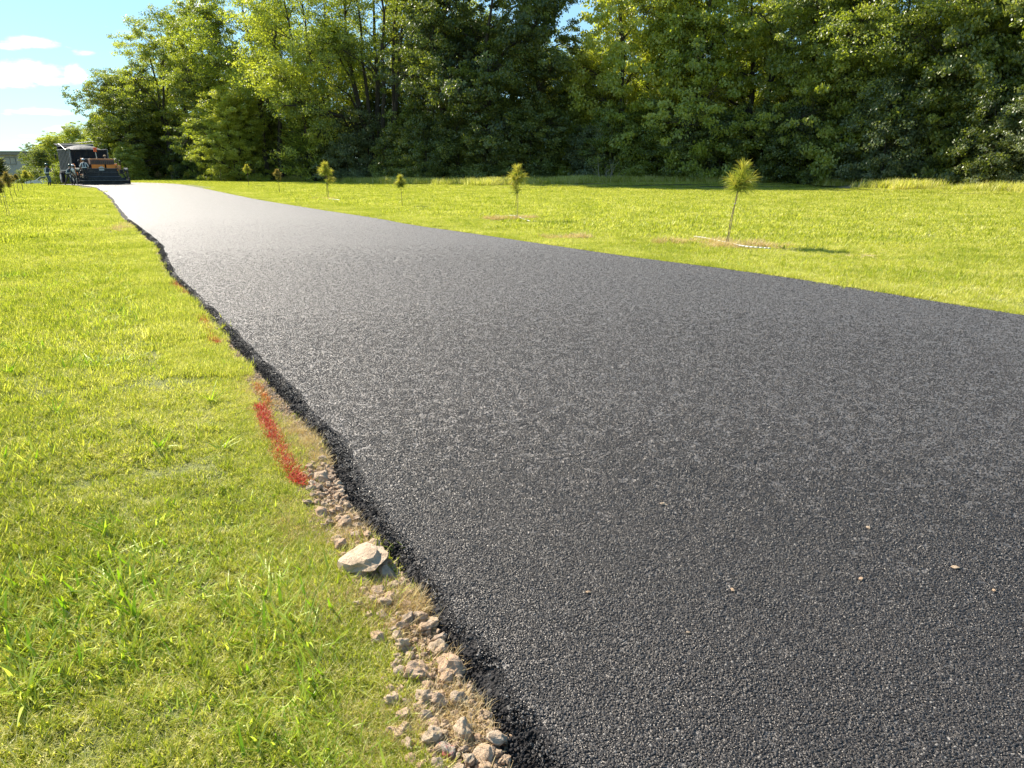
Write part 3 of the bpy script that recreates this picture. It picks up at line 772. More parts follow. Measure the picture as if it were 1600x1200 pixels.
# ------------------------------------------------------------------ pine saplings
M['needle'] = blade_material('pine_needles', (.17, .22, .03), (.36, .38, .06), (.58, .48, .12), .42)
M['needle_dry'] = blade_material('brown_green_needles', (.16, .15, .04), (.30, .25, .07), (.42, .28, .12), .35)
M['stem'] = simple('sapling_stem', (.16, .11, .07), .85, vary=.4, scale=30)
M['stake'] = simple('wooden_stake', (.24, .18, .11), .85, vary=.3, scale=20)
M['ties'] = simple('pale_tie', (.6, .58, .5), .7)
def needles(n, tufts, Ln, w, r):
    """tufts: list of (centre, axis, radius, weight)"""
    V = []; T = []; wts = np.array([t[3] for t in tufts], float); wts /= wts.sum()
    cnt = (wts * n).astype(int)
    for (c, ax, rad, _), k in zip(tufts, cnt):
        ax = np.array(Vector(ax).normalized())
        s = r.random(k)                                     # position along the shoot
        st = np.array(c) + ax[None] * (s[:, None] - .5) * rad * 1.5
        d = r.normal(0, 1, (k, 3)); d -= (d @ ax)[:, None] * ax[None] * 1.0
        d /= np.linalg.norm(d, axis=1)[:, None] + 1e-6
        a = (.55 + .95 * (1 - s) + .25 * r.normal(0, 1, k))[:, None]
        dr = np.cos(a) * ax[None] + np.sin(a) * d
        L = Ln * (.65 + .5 * r.random(k))[:, None]
        side = np.cross(dr, r.normal(0, 1, (k, 3))); side /= np.linalg.norm(side, axis=1)[:, None]
        mid = st + dr * L * .55; tip = st + dr * L + np.array([0, 0, -1.]) * L * .16
        V.append(np.stack([st + side * w * .5, st - side * w * .5, mid - side * w * .5, mid + side * w * .5,
                           mid + side * w * .5, mid - side * w * .5, tip - side * w * .15, tip + side * w * .15], 1))
        T.append(np.clip(.15 + .75 * s + .15 * r.normal(0, 1, k), 0, 1))
    V = np.concatenate(V); k = len(V); T = np.repeat(np.concatenate(T), 8)
    F = (np.arange(k)[:, None, None] * 8 + np.array([[0, 1, 2, 3], [4, 5, 6, 7]])[None]).reshape(-1, 4)
    return V.reshape(-1, 3), F, T
def sapling(px, py, top, cw, label, lean=0.0, stake=True, dry=False, lower=0, seed=0, base_dx=0):
    r = np.random.default_rng(900 + seed); x, y = at(px, py, -.045)
    zc = y * math.cos(PITCH) + CAM_H * math.sin(PITCH); m = zc / FPX
    H = (py - top) * m / math.cos(PITCH); rad = cw * m / 2 * .88
    g = gh(x, y)
    root = empty('pine_sapling', (x, y, g), 0, label, 'sapling', 'young staked pine saplings on the lawn')
    f = max(1.0, y / 25)
    mb = MB(); pts = [(0, 0, -.03)]
    for i in range(1, 7):
        t = i / 6; pts.append((lean * H * t + .012 * math.sin(i * 2 + seed), .01 * math.sin(i * 3), H * .86 * t))
    for i in range(6): mb.tube(pts[i], pts[i + 1], .0085 * f * (1 - .08 * i), .0085 * f * (1 - .08 * (i + 1)), 6)
    Ln = min(rad * .98, .27); top_c = Vector(pts[-1])
    tufts = [(top_c + Vector((0, 0, -Ln * .35)), (lean, 0, 1), Ln * 1.0, 3.2)]
    nb = 5
    for k in range(nb):
        a = 6.28 * k / nb + seed; q = Vector((math.cos(a) * rad * .38, math.sin(a) * rad * .38, -Ln * (.75 + .3 * (k % 2)))) + top_c
        mb.tube(top_c + Vector((0, 0, -Ln * 1.2)), q, .004 * f, .003 * f, 5)
        tufts.append((q, (math.cos(a), math.sin(a), .9), Ln * .55, .75))
    if lower:
        q = top_c + Vector((lower * rad * .5, 0, -rad * 2.0)); mb.tube(top_c + Vector((0, 0, -rad * 2.4)), q, .004 * f, .003 * f, 5)
        tufts.append((q, (lower, 0, .8), Ln * .8, 1.6))
    mb.build('stem', M['stem'], root)
    V, F_, T = needles(1000, tufts, Ln, (.0030 + .00028 * y), r)
    link('needles', np_mesh('needles', V, F_, False, {'tone': T}), M['needle_dry'] if dry else M['needle'], root)
    if stake:
        sb = MB(); sb.tube((.05, .02, -.03), (.05 + lean * H * .55 - .01, .02, H * .66), .0075 * f, .007 * f, 6)
        sb.build('stake', M['stake'], root)
        tb = MB(); tb.tube((.02 + lean * H * .45, .0, H * .50), (.055 + lean * H * .45, .02, H * .505), .012 * f, .012 * f, 6); tb.build('tie', M['ties'], root)
    return root
sap = [(1133, 383, 262, 48, 'nearest and widest pine sapling, leaning right, on the right lawn with the long white hose', .13, 1, 0, 0),
       (806, 345, 263, 29, 'upright yellow-green pine sapling with a short white hose, second on the right lawn', .02, 1, 0, -.4),
       (629, 322, 277, 18, 'short pine sapling third on the right lawn, without a hose', -.05, 0, 0, 0),
       (512, 310, 257, 24, 'tall two-tiered pine sapling before the feathery pale green bush', -.02, 1, 0, .9),
       (437, 301, 266, 11, 'thin dull pine sapling left of the two-tiered sapling', -.03, 0, 1, .5),
       (389, 291, 260, 11, 'thin-stemmed pine sapling with a small round head, sixth on the right lawn', -.02, 0, 0, 0),
       (346, 284, 255, 17, 'bushy-headed distant pine sapling, seventh on the right lawn', 0, 0, 0, 0),
       (316, 282, 261, 14, 'distant drooping pine sapling, eighth on the right lawn', .05, 0, 0, 0),
       (292, 282, 272, 9, 'lowest distant pine sapling close to the asphalt', 0, 0, 0, 0),
       (269, 282, 260, 8, 'slim distant pine sapling almost at the bend of the asphalt', 0, 0, 0, 0),
       (248, 281, 270, 8, 'farthest greyish pine sapling before the dark tree foot', 0, 0, 1, 0),
       (12, 339, 279, 15, 'nearest brownish pine sapling at the left border with twin stems', -.03, 1, 1, -.3),
       (21, 318, 271, 15, 'taller pine sapling just behind the nearest one at the left border', -.05, 0, 1, .3),
       (26, 309, 275, 9, 'small pine sapling third in the left row', -.05, 0, 1, 0),
       (29, 300, 273, 8, 'thin pine sapling fourth in the left row', 0, 0, 1, 0),
       (43, 293, 270, 12, 'yellow-green pine sapling farther up the left row', 0, 0, 0, 0),
       (49, 290, 272, 9, 'farthest yellow-green pine sapling of the left row', 0, 0, 0, 0),
       (3, 322, 272, 12, 'brownish pine sapling cut by the left border of the picture', 0, 0, 1, 0)]
for i, (px, py, tp, cw, lb, ln, st, dry, low) in enumerate(sap):
    sapling(px, py, tp, cw, lb, ln, bool(st), bool(dry), low, i)
sb = MB(); x, y = at(36, 297, -.045); sb.tube((0, 0, -.05), (0, 0, .52), .022, .02, 6).build('wooden_stake', M['stake'], None, False, (x, y, gh(x, y)))
tag(bpy.data.objects['wooden_stake'], 'short bare wooden stake standing in the left row of saplings', 'stake')

Q = []
for (px_, py_, rx, ry) in DIRT[:8]:
    cx, cy = at(px_, py_, -.045)
    for k in range(int(60 * rx)): Q.append((cx + rg.normal(0, .5) * rx, cy + rg.normal(0, .5) * ry))
Q = np.array(Q); k = off_road(Q[:, 0], Q[:, 1]) > .1; Q = Q[k]
bs = []
for i in range(3):
    V, F, t = blades(120, .22, .10, .006, 1.2, rg, 3, 0, (0, 1)); V[:, 2] += .02; bs.append(tile_object('straw', np_mesh('straw', V, F, False, {'tone': t}), M['straw']))
put(bs, Q[:, 0], Q[:, 1], 'dry_straw', 'patches of dead straw-coloured grass round the saplings on the right lawn', .7, 1.3)
M['hose'] = simple('white_hose', (.60, .58, .50), .5, vary=.1)
def hose(pts, r, label):
    P = [Vector((*at(px, py, -.02), 0)) for px, py in pts]
    mb = MB(); Q = []
    for i in range(len(P) - 1):
        a = P[max(i - 1, 0)]; b = P[i]; c_ = P[i + 1]; d = P[min(i + 2, len(P) - 1)]
        for k in range(6):
            t = k / 6; q = .5 * ((2 * b) + (c_ - a) * t + (2 * a - 5 * b + 4 * c_ - d) * t * t + (3 * b - a - 3 * c_ + d) * t ** 3); Q.append(q)
    Q.append(P[-1])
    Q = [Vector((q.x, q.y, gh(q.x, q.y) + .055)) for q in Q]
    mb.path(Q, r, 8); o = mb.build('watering_hose', M['hose'], None, True)
    tag(o, label, 'hose', 'white watering hoses at the saplings')
hose([(1084, 371), (1100, 373), (1134, 380), (1165, 387), (1204, 390)], .012, 'long curved white watering hose lying at the foot of the nearest sapling')
hose([(796, 339), (806, 340), (818, 344), (828, 347)], .012, 'short curved white hose at the foot of the second sapling')
hose([(514, 312), (522, 312.5), (531, 314)], .018, 'short straight white hose beside the two-tiered sapling')

# ------------------------------------------------------------------ trees and shrubs
def leaf_material(name, dark, mid, light, trans=.42, gloss=.06, rough=.45):
    m, nt = material(name)
    tone = nt.attr('tone'); rd = nt.rand()
    f = nt.math('ADD', tone, nt.math('MULTIPLY_ADD', rd, .24, -.12))
    f = nt.math('ADD', f, nt.math('MULTIPLY_ADD', nt.noise(nt.pos(), .35, 3, .6), .5, -.25))
    c = nt.ramp(f, [(.1, dark), (.5, mid), (.9, light)])
    d = nt.new('ShaderNodeBsdfDiffuse'); nt.set(d.inputs[0], c)
    tr = nt.new('ShaderNodeBsdfTranslucent'); nt.set(tr.inputs[0], nt.mix(1, c, (1.15, 1.22, .42), 'MULTIPLY'))
    ms = nt.new('ShaderNodeMixShader'); ms.inputs[0].default_value = trans
    nt.l.new(d.outputs[0], ms.inputs[1]); nt.l.new(tr.outputs[0], ms.inputs[2])
    g = nt.new('ShaderNodeBsdfGlossy'); g.inputs['Roughness'].default_value = rough
    m2 = nt.new('ShaderNodeMixShader'); m2.inputs[0].default_value = gloss
    nt.l.new(ms.outputs[0], m2.inputs[1]); nt.l.new(g.outputs[0], m2.inputs[2])
    nt.out(m2.outputs[0]); return m
LEAF = {'yellow': leaf_material('yellow_green_leaves', (.25, .29, .035), (.42, .45, .07), (.60, .58, .12), .53),
        'mid': leaf_material('mid_green_leaves', (.16, .20, .035), (.32, .355, .06), (.50, .50, .10), .52),
        'dark': leaf_material('dark_green_leaves', (.085, .115, .03), (.185, .215, .045), (.36, .38, .08), .47),
        'silver': leaf_material('silvery_leaves', (.10, .13, .05), (.19, .22, .10), (.31, .33, .19), .38, .04, .4),
        'feather': leaf_material('feathery_leaves', (.18, .23, .05), (.32, .39, .10), (.46, .50, .15), .47)}
m, nt = material('bark')
p = nt.pos(); pz = nt.vmath('MULTIPLY', p, (1, 1, .25))
c = nt.ramp(nt.noise(pz, 9, 6, .7), [(.3, (.035, .028, .022)), (.6, (.10, .082, .065)), (.8, (.17, .15, .125))])
nt.out(principled(nt, c, .95, 0, .2, nt.bump(nt.noise(pz, 14, 6, .7), .9, .06)))
M['bark'] = m

def tube_np(P, rad, sides=6):
    """tapered tube along points P (n x 3)"""
    P = np.asarray(P, float); n = len(P); d = np.gradient(P, axis=0); d /= np.linalg.norm(d, axis=1)[:, None] + 1e-9
    ref = np.array([.31, .92, .22]); a = np.cross(d, ref); a /= np.linalg.norm(a, axis=1)[:, None]; b = np.cross(d, a)
    th = np.arange(sides) / sides * 2 * np.pi
    V = P[:, None] + (a[:, None] * np.cos(th)[None, :, None] + b[:, None] * np.sin(th)[None, :, None]) * np.asarray(rad)[:, None, None]
    i = np.arange(n - 1)[:, None] * sides; j = np.arange(sides)[None]; k = (j + 1) % sides
    F = np.stack([i + j, i + k, i + sides + k, i + sides + j], -1).reshape(-1, 4)
    return V.reshape(-1, 3), F
def curve_pts(a, b, r, n=7, sag=.12, wob=.05):
    a = np.asarray(a, float); b = np.asarray(b, float); L = np.linalg.norm(b - a); t = np.linspace(0, 1, n)[:, None]
    P = a + (b - a) * t; P[:, 2] += (np.sin(t[:, 0] * np.pi) * sag * L)
    w = np.cumsum(r.normal(0, wob * L / n, (n, 3)), 0); P += w * np.sin(t * np.pi)
    return P
def tree_meshes(seed, H, R, base, nblob, nclust, nleaf, leaf, trunks=1, tr=.28, blobs=None, spread=.0, cr=.75, squash=.8, droop=0.0):
    r = np.random.default_rng(seed)
    if blobs is None:
        blobs = []
        for i in range(nblob):
            f = (i + .5) / nblob; z = base + (H - base) * (f ** .9)
            prof = math.sin(min(1, (z - base + .12 * H) / (H - base + .14 * H)) ** .75 * math.pi) ** .6
            a = i * 2.4 + r.random() * .8; q = R * prof * (.35 + .5 * r.random())
            br = R * (.34 + .22 * r.random()); blobs.append((q * math.cos(a), q * math.sin(a), z - br * .4, br, br * squash))
    TV = []; TF = []; o = 0
    def addtube(P, rad, s=6):
        nonlocal o
        v, f = tube_np(P, rad, s); TV.append(v); TF.append(f + o); o += len(v)
    tops = []
    for k in range(trunks):
        a = 6.28 * k / trunks + .6; s0 = (math.cos(a) * spread * .25, math.sin(a) * spread * .25, -.4) if trunks > 1 else (0, 0, -.4)
        e0 = (math.cos(a) * spread * (.6 + .6 * r.random()), math.sin(a) * spread * .7, H * (.72 + .16 * r.random())) if trunks > 1 else (r.normal(0, .05 * H), r.normal(0, .05 * H), H * .8)
        P = curve_pts(s0, e0, r, 12, 0, .10); rr_ = tr * (.75 + .4 * r.random()) * np.linspace(1, .16, 12) ** .8; rr_[0] *= 1.35
        addtube(P, rr_, 8); tops.append((P, rr_))
    LV = []; tones = []
    for (bx, by, bz, br, bh) in blobs:
        # nearest trunk, leave it below the blob
        P, rr_ = min(tops, key=lambda t: np.hypot(t[0][6, 0] - bx, t[0][6, 1] - by))
        zt = max(base * .6, bz - (.35 + .25 * r.random()) * math.hypot(bx, by) - .8); i = int(np.clip(np.searchsorted(P[:, 2], zt), 1, 10))
        Q = curve_pts(P[i], (bx, by, bz), r, 8, .05, .10); rq = max(.03, rr_[i] * .55) * np.linspace(1, .3, 8); addtube(Q, rq, 6)
        nc_ = max(6, int(nclust * 1.9 * (br / R) ** 1.0))
        btone = r.normal(.5, .13)
        for _ in range(nc_):
            d = r.normal(0, 1, 3); d /= np.linalg.norm(d); rad = (.45 + .62 * r.random() ** .6)
            c = np.array([bx, by, bz]) + d * rad * np.array([br, br, bh])
            if c[2] < .25: c[2] = .25 + .4 * r.random()
            i = r.integers(3, 8); addtube(curve_pts(Q[i], c, r, 4, .04, .12), rq[-1] * np.array([.55, .4, .3, .15]), 4)
            k = int(nleaf * 1.4 * (.6 + .8 * r.random())); g = r.normal(0, 1, (k, 3)); g /= np.linalg.norm(g, axis=1)[:, None]
            rc = cr * (.6 + .7 * r.random())
            pos = c + g * (r.random(k) ** .5)[:, None] * rc * np.array([1, 1, .55])
            out = d * .7 + np.array([0, 0, .55])
            nrm = out[None] + r.normal(0, .75, (k, 3)); nrm /= np.linalg.norm(nrm, axis=1)[:, None]
            t1 = np.cross(nrm, r.normal(0, 1, (k, 3))); t1 /= np.linalg.norm(t1, axis=1)[:, None]
            t1[:, 2] -= droop; t1 /= np.linalg.norm(t1, axis=1)[:, None]
            t2 = np.cross(nrm, t1); t2 /= np.linalg.norm(t2, axis=1)[:, None]
            s = leaf * 1.04 * (.6 + .8 * r.random(k))[:, None]
            LV.append(np.stack([pos - t1 * s * .5, pos + t2 * s * .30 - t1 * s * .05, pos + t1 * s * .55, pos - t2 * s * .30 - t1 * s * .05], 1))
            tones.append(np.clip(btone + r.normal(0, .1) + r.normal(0, .14, k), 0, 1))
    V = np.concatenate(LV); n = len(V); V[:, :, 2] = np.maximum(V[:, :, 2], .02)
    F = np.arange(n * 4).reshape(-1, 4)
    crown = np_mesh('crown', V.reshape(-1, 3), F, False, {'tone': np.repeat(np.concatenate(tones), 4)})
    trunk = np_mesh('trunk', np.concatenate(TV), np.concatenate(TF), True); trunk.materials.append(M['bark'])
    return trunk, crown
def blob_list(seed, spec):
    """spec rows: (x, y, z, spread, n, radius) -> n blobs scattered round each row"""
    r = np.random.default_rng(seed); out = []
    for (x, y, z, sp, n, rad) in spec:
        for _ in range(n):
            q = r.normal(0, 1, 3); q /= max(1, np.linalg.norm(q)); br = rad * (.7 + .6 * r.random())
            out.append((x + q[0] * sp, y + q[1] * sp, z + q[2] * sp * .8, br, br * .75))
    return out
VAR = {}
VAR['round'] = tree_meshes(1, 20, 6.4, 1.5, 24, 34, 62, .21, 1, .38, blobs=blob_list(62, [(0, 0, 12.5, 5.6, 15, 2.8), (0, 0, 6, 5.2, 11, 2.4), (0, 0, 17.5, 3.2, 6, 2.3)]))
VAR['broad'] = tree_meshes(2, 18, 7.0, 1.2, 26, 32, 60, .21, 2, .34, blobs=blob_list(63, [(0, 0, 10.5, 6.0, 15, 2.8), (0, 0, 4.6, 5.8, 12, 2.3), (1, 0, 15, 3.8, 6, 2.2)]), spread=2.0)
VAR['tall'] = tree_meshes(3, 23, 6.0, 2.0, 24, 36, 60, .22, 1, .36)
VAR['airy'] = tree_meshes(4, 20, 6.8, 2.0, 22, 26, 66, .18, 3, .24, blobs=blob_list(64, [(0, 0, 12, 6.4, 15, 2.5), (0, 0, 6, 5.4, 9, 2.1), (0, 0, 17.5, 4, 7, 2.2)]), spread=2.6, cr=1.05)
VAR['stems'] = tree_meshes(5, 23, 6.5, 7.0, 24, 30, 56, .18, 6, .34, blobs=blob_list(55, [(0, 0, 18, 5, 9, 2.3), (-5, -2, 11, 3, 6, 2.0), (5, -1, 13, 3, 5, 2.0), (-7, -3, 7.0, 2.2, 4, 1.6), (0, 2, 14, 5, 5, 2.2), (3, 1, 20, 4, 4, 2.2)]), spread=3.0, cr=.9)
VAR['limbs'] = tree_meshes(6, 22, 6.2, 2.5, 26, 28, 56, .20, 4, .30, blobs=blob_list(61, [(0, 0, 13.5, 6.2, 15, 2.6), (0, 0, 7, 5.4, 11, 2.2), (0, 0, 18.5, 3.8, 7, 2.2)]), spread=2.4, cr=.85)
VAR['maple'] = tree_meshes(7, 15, 5.6, 1.2, 26, 36, 60, .20, 2, .24, spread=1.6)
VAR['drape'] = tree_meshes(8, 16, 6.2, 1.5, 26, 34, 60, .22, 2, .30, spread=2.0, droop=.8)
BV = {}
BV['bush'] = tree_meshes(21, 4.6, 2.7, .3, 13, 26, 60, .13, 4, .05, spread=1.4, cr=.5)
BV['tallbush'] = tree_meshes(22, 7.0, 3.0, .4, 16, 26, 60, .15, 4, .07, spread=1.6, cr=.6)
BV['lowbush'] = tree_meshes(23, 2.8, 2.8, .2, 11, 24, 55, .12, 5, .04, spread=1.6, cr=.45)
BV['arch'] = tree_meshes(24, 5.6, 3.6, .3, 18, 26, 62, .13, 5, .05, spread=2.0, cr=.5, droop=.6)
# feathery conifer-like bush: flattened sprays leaning outward
def spray_bush(seed, H, R, n):
    r = np.random.default_rng(seed); LV = []; T = []; TV = []; TF = []; o = 0
    for i in range(n):
        z = .3 + H * r.random() ** .85; a = r.random() * 6.28; rad = R * (1 - .55 * z / H) * (.55 + .5 * r.random())
        d = np.array([math.cos(a), math.sin(a), .28 + .35 * r.random()]); s = np.array([0, 0, z * .82]) + d * np.array([.2, .2, 0]); e = s + d * rad
        v, f = tube_np(curve_pts(s, e, r, 5, -.05, .05), np.linspace(.02, .006, 5), 4); TV.append(v); TF.append(f + o); o += len(v)
        k = 46; t = .25 + .8 * r.random(k); sg = np.where(r.random(k) < .5, -1, 1)
        side = np.cross(d, [0, 0, 1.]); side /= np.linalg.norm(side)
        st = s + (e - s) * t[:, None]; L = (.42 * (1.15 - t) + .08)[:, None]
        dr = side[None] * sg[:, None] * .8 + d[None] * .7 + r.normal(0, .15, (k, 3)); dr /= np.linalg.norm(dr, axis=1)[:, None]
        wv = np.cross(dr, [0, 0, 1.]) + r.normal(0, .3, (k, 3)); wv /= np.linalg.norm(wv, axis=1)[:, None]
        LV.append(np.stack([st, st + dr * L * .5 + wv * .035, st + dr * L, st + dr * L * .5 - wv * .035], 1)); T.append(np.clip(r.normal(.5, .12) + .2 * r.random(k), 0, 1))
    V = np.concatenate(LV); F = np.arange(len(V) * 4).reshape(-1, 4)
    v, f = tube_np([(0, 0, -.2), (0, 0, H * .5), (0, 0, H * .9)], [.09, .05, .01], 6); TV.append(v); TF.append(f + o)
    c = np_mesh('crown', V.reshape(-1, 3), F, False, {'tone': np.repeat(np.concatenate(T), 4)})
    t_ = np_mesh('trunk', np.concatenate(TV), np.concatenate(TF), True); t_.materials.append(M['bark']); return t_, c
BV['spray'] = spray_bush(31, 6.8, 3.0, 320)
BV['cone'] = spray_bush(32, 5.2, 2.0, 300)
_crown_cache = {}
def crown_of(var, lib, sp):
    k = (var, sp)
    if k not in _crown_cache:
        me = lib[var][1]
        if any(q[0] == var for q in _crown_cache): me = me.copy(); me.materials.clear()
        me.materials.append(LEAF[sp]); _crown_cache[k] = me
    return _crown_cache[k]
def plant(kind, lib, var, px, Y, sp, sc, rz, label, group=None, cat='tree', zs=1.0, dz=0.0):
    zc = Y * math.cos(PITCH) + CAM_H * math.sin(PITCH); X = (px - 800) / FPX * zc
    root = empty(kind, (X, Y, gh(X, Y) + dz), rz, label, cat, group); root.scale = (sc, sc, sc * zs)
    t = bpy.data.objects.new('trunk', lib[var][0]); C.objects.link(t); t.parent = root
    c = bpy.data.objects.new('crown' if cat == 'tree' else 'foliage', crown_of(var, lib, sp)); C.objects.link(c); c.parent = root
    return root
G1 = 'tall trees of the woodland edge'
trees = [  # px, Y, variant, species, scale, rot, zscale, label
    (204, 97, 'broad', 'dark', .80, 1.0, .95, 'dark green tree leaning left over the paving machine against the sky'),
    (205, 104, 'round', 'dark', .62, 2.0, 1.0, 'lower dark tree filling in behind the leftmost woodland tree'),
    (280, 98, 'limbs', 'mid', .92, 2.7, 1.0, 'big round-topped tree with fanned limbs, second from the left end of the woods'),
    (222, 101, 'maple', 'mid', .95, 1.9, .95, 'mid-sized tree nestled under the left side of the fan-limbed tree'),
    (345, 91, 'tall', 'mid', .92, .4, .95, 'tall green tree right of the fan-limbed tree'),
    (430, 86, 'airy', 'yellow', 1.10, 1.3, 1.05, 'airy yellow-green tree with thin slanting limbs left of the cluster of dark stems'),
    (372, 84, 'maple', 'yellow', .78, .9, .85, 'low bright yellow-green tree below the tall airy ones'),
    (500, 79, 'airy', 'yellow', .95, 3.6, 1.1, 'bright airy tree overhanging the feathery pale bush'),
    (602, 78, 'stems', 'mid', 1.0, .2, 1.0, 'tree with a cluster of bare dark upright stems in the middle of the woods'),
    (700, 70, 'tall', 'dark', .95, 2.2, 1.05, 'tall dark tree just right of the cluster of stems'),
    (768, 67.5, 'round', 'dark', .95, 4.1, 1.1, 'dark vine-clad tree left of the gap of blue sky'),
    (843, 67.5, 'tall', 'dark', .72, 1.2, 1.05, 'narrow dark tree directly beside the gap of blue sky'),
    (905, 70, 'maple', 'mid', .84, .3, .88, 'low green tree right under the gap of blue sky'),
    (985, 66, 'drape', 'yellow', 1.0, 2.9, 1.12, 'bright yellow-green tree right of the gap of blue sky'),
    (1080, 64, 'maple', 'yellow', 1.0, 4.4, 1.25, 'yellow-green tree reaching out of the top above the nearest sapling'),
    (1175, 63, 'broad', 'mid', .92, 5.0, 1.0, 'broad olive-green tree above and right of the nearest sapling'),
    (1270, 59, 'drape', 'mid', .92, 1.7, 1.15, 'olive tree with drooping leaves right of the broad olive tree'),
    (1370, 56, 'airy', 'mid', .85, 2.4, 1.0, 'tree with a dark forked trunk showing among leaves near the upper right'),
    (1470, 53, 'maple', 'mid', .95, .8, 1.2, 'leafy tree second from the right border'),
    (1575, 50, 'drape', 'dark', .95, 3.1, 1.15, 'dark leafy tree at the right border'),
    (1700, 46, 'round', 'mid', .8, 1.9, 1.0, 'tree just beyond the right border of the picture'),
]
for px, Y, v, sp, sc, rz, zs, lb in trees:
    plant('tree', VAR, v, px, Y, sp, sc, rz, lb, G1, zs=zs)
rear = [(300, 112, 'round'), (370, 106, 'broad'), (440, 102, 'tall'), (520, 96, 'round'), (580, 92, 'broad'), (650, 90, 'tall'), (720, 88, 'round'), (790, 86, 'broad'),
        (960, 84, 'broad'), (1040, 80, 'round'), (1130, 78, 'broad'), (1220, 75, 'tall'), (1310, 72, 'round'), (1410, 69, 'broad'), (1510, 66, 'tall'), (1620, 62, 'round')]
for i, (px, Y, v) in enumerate(rear):
    plant('tree', VAR, v, px, Y, 'dark' if i % 3 else 'mid', .9 if px < 900 else .84, i * 1.7, 'tree standing back in the woods, glimpsed behind the front trees', 'trees standing back in the woods')
# trees behind the machine and on the far left
far_t = [(88, 118, 'maple', 'yellow', .50, 'round yellow-green tree behind the workers, left of the truck'), (128, 124, 'maple', 'yellow', .60, 'yellow-green tree directly behind the truck'),
         (62, 122, 'broad', 'mid', .34, 'small green tree beside the right end of the building'), (68, 112, 'maple', 'dark', .36, 'low dark tree behind the white car'),
         (176, 118, 'maple', 'mid', .66, 'green tree showing between truck and dark woods'), (110, 138, 'round', 'mid', .44, 'farther tree showing above the round yellow-green tree'),
         (72, 135, 'maple', 'mid', .42, 'distant tree top between building and yellow-green tree'), (215, 112, 'maple', 'dark', .6, 'shaded tree right of the paving machine')]
for i, (px, Y, v, sp, sc, lb) in enumerate(far_t):
    plant('tree', VAR, v, px, Y, sp, sc, i * 2.1 + .5, lb, 'distant trees behind the paving machine')
plant('evergreen_tree', BV, 'cone', 2, 78, 'dark', .60, .4, 'dark pointed evergreen at the left border before the building', None, 'tree')
plant('evergreen_tree', BV, 'cone', -22, 80, 'dark', .9, 2.4, 'dark evergreen just beyond the left border', None, 'tree')

bushes = [  # px, Y offset behind the tree line, variant, species, scale, label
    (478, 79, 'spray', 'feather', 1.15, 'feathery pale green bush at the woods edge behind the two-tiered sapling'),
    (560, 77, 'arch', 'silver', 1.15, 'grey-green arching shrub right of the feathery pale bush'),
    (515, 80, 'arch', 'dark', .95, 'dark shrub squeezed between the feathery bush and the arching shrub'),
    (430, 88, 'tallbush', 'dark', 1.0, 'dark tall shrub left of the feathery pale bush'),
    (385, 91, 'arch', 'dark', 1.1, 'dark arching shrub behind the small-headed sapling'),
    (340, 94, 'tallbush', 'dark', 1.0, 'dark shrub behind the bushy-headed sapling'),
    (300, 97, 'tallbush', 'dark', 1.05, 'dark shrub behind the lowest distant sapling'),
    (262, 101, 'tallbush', 'dark', 1.0, 'dark shrub at the far foot of the fan-limbed tree'),
    (228, 106, 'bush', 'dark', 1.1, 'shaded shrub right of the paving machine by the road bend'),
    (625, 72, 'bush', 'dark', 1.05, 'dark shrub at the foot of the cluster of bare stems'),
    (672, 69, 'arch', 'dark', 1.0, 'dark arching shrub right of the short third sapling'),
    (722, 67.5, 'tallbush', 'dark', .9, 'dark upright shrub between the third and second saplings'),
    (775, 66, 'arch', 'dark', 1.0, 'dark green shrub just left of the second sapling'),
    (828, 65.5, 'tallbush', 'dark', .95, 'shaded shrub just right of the second sapling'),
    (880, 68, 'tallbush', 'mid', .95, 'green shrub below the low green tree, where the lawn bank begins'),
    (925, 65, 'bush', 'silver', 1.0, 'greyish twiggy shrub at the left end of the grassy bank'),
    (972, 64, 'arch', 'mid', 1.0, 'olive shrub below the bright yellow-green tree'),
    (1025, 63, 'tallbush', 'mid', .9, 'olive shrub left of the nearest sapling'),
    (1075, 62, 'arch', 'dark', .95, 'dark shrub just left of the nearest sapling head'),
    (1130, 61, 'bush', 'dark', 1.2, 'dark shrub directly behind the nearest sapling head'),
    (1185, 60, 'arch', 'dark', 1.0, 'dark shrub right of the nearest sapling head'),
    (1245, 58, 'tallbush', 'dark', .9, 'dark shrub halfway between nearest sapling and silvery bush'),
    (1300, 57, 'bush', 'mid', 1.15, 'olive shrub left of the large silvery bush'),
    (1378, 53.5, 'arch', 'silver', 1.2, 'large silvery spreading bush at the right of the woods edge'),
    (1440, 52.5, 'spray', 'silver', .85, 'silvery bush with long sprays right of the large silvery bush'),
    (1500, 50, 'tallbush', 'dark', .9, 'dark shrub right of the silvery bushes'),
    (1560, 47.5, 'arch', 'dark', 1.05, 'dark overhanging shrub near the right border'),
    (1625, 45, 'arch', 'silver', 1.0, 'silvery shrub cut by the right border'),
    (1700, 42, 'bush', 'dark', 1.2, 'dark shrub beyond the right border')]
for i, (px, Y, v, sp, sc, lb) in enumerate(bushes):
    plant('shrub', BV, v, px, Y, sp, sc, i * 1.9, lb, 'shrubs along the foot of the woods', 'shrub')
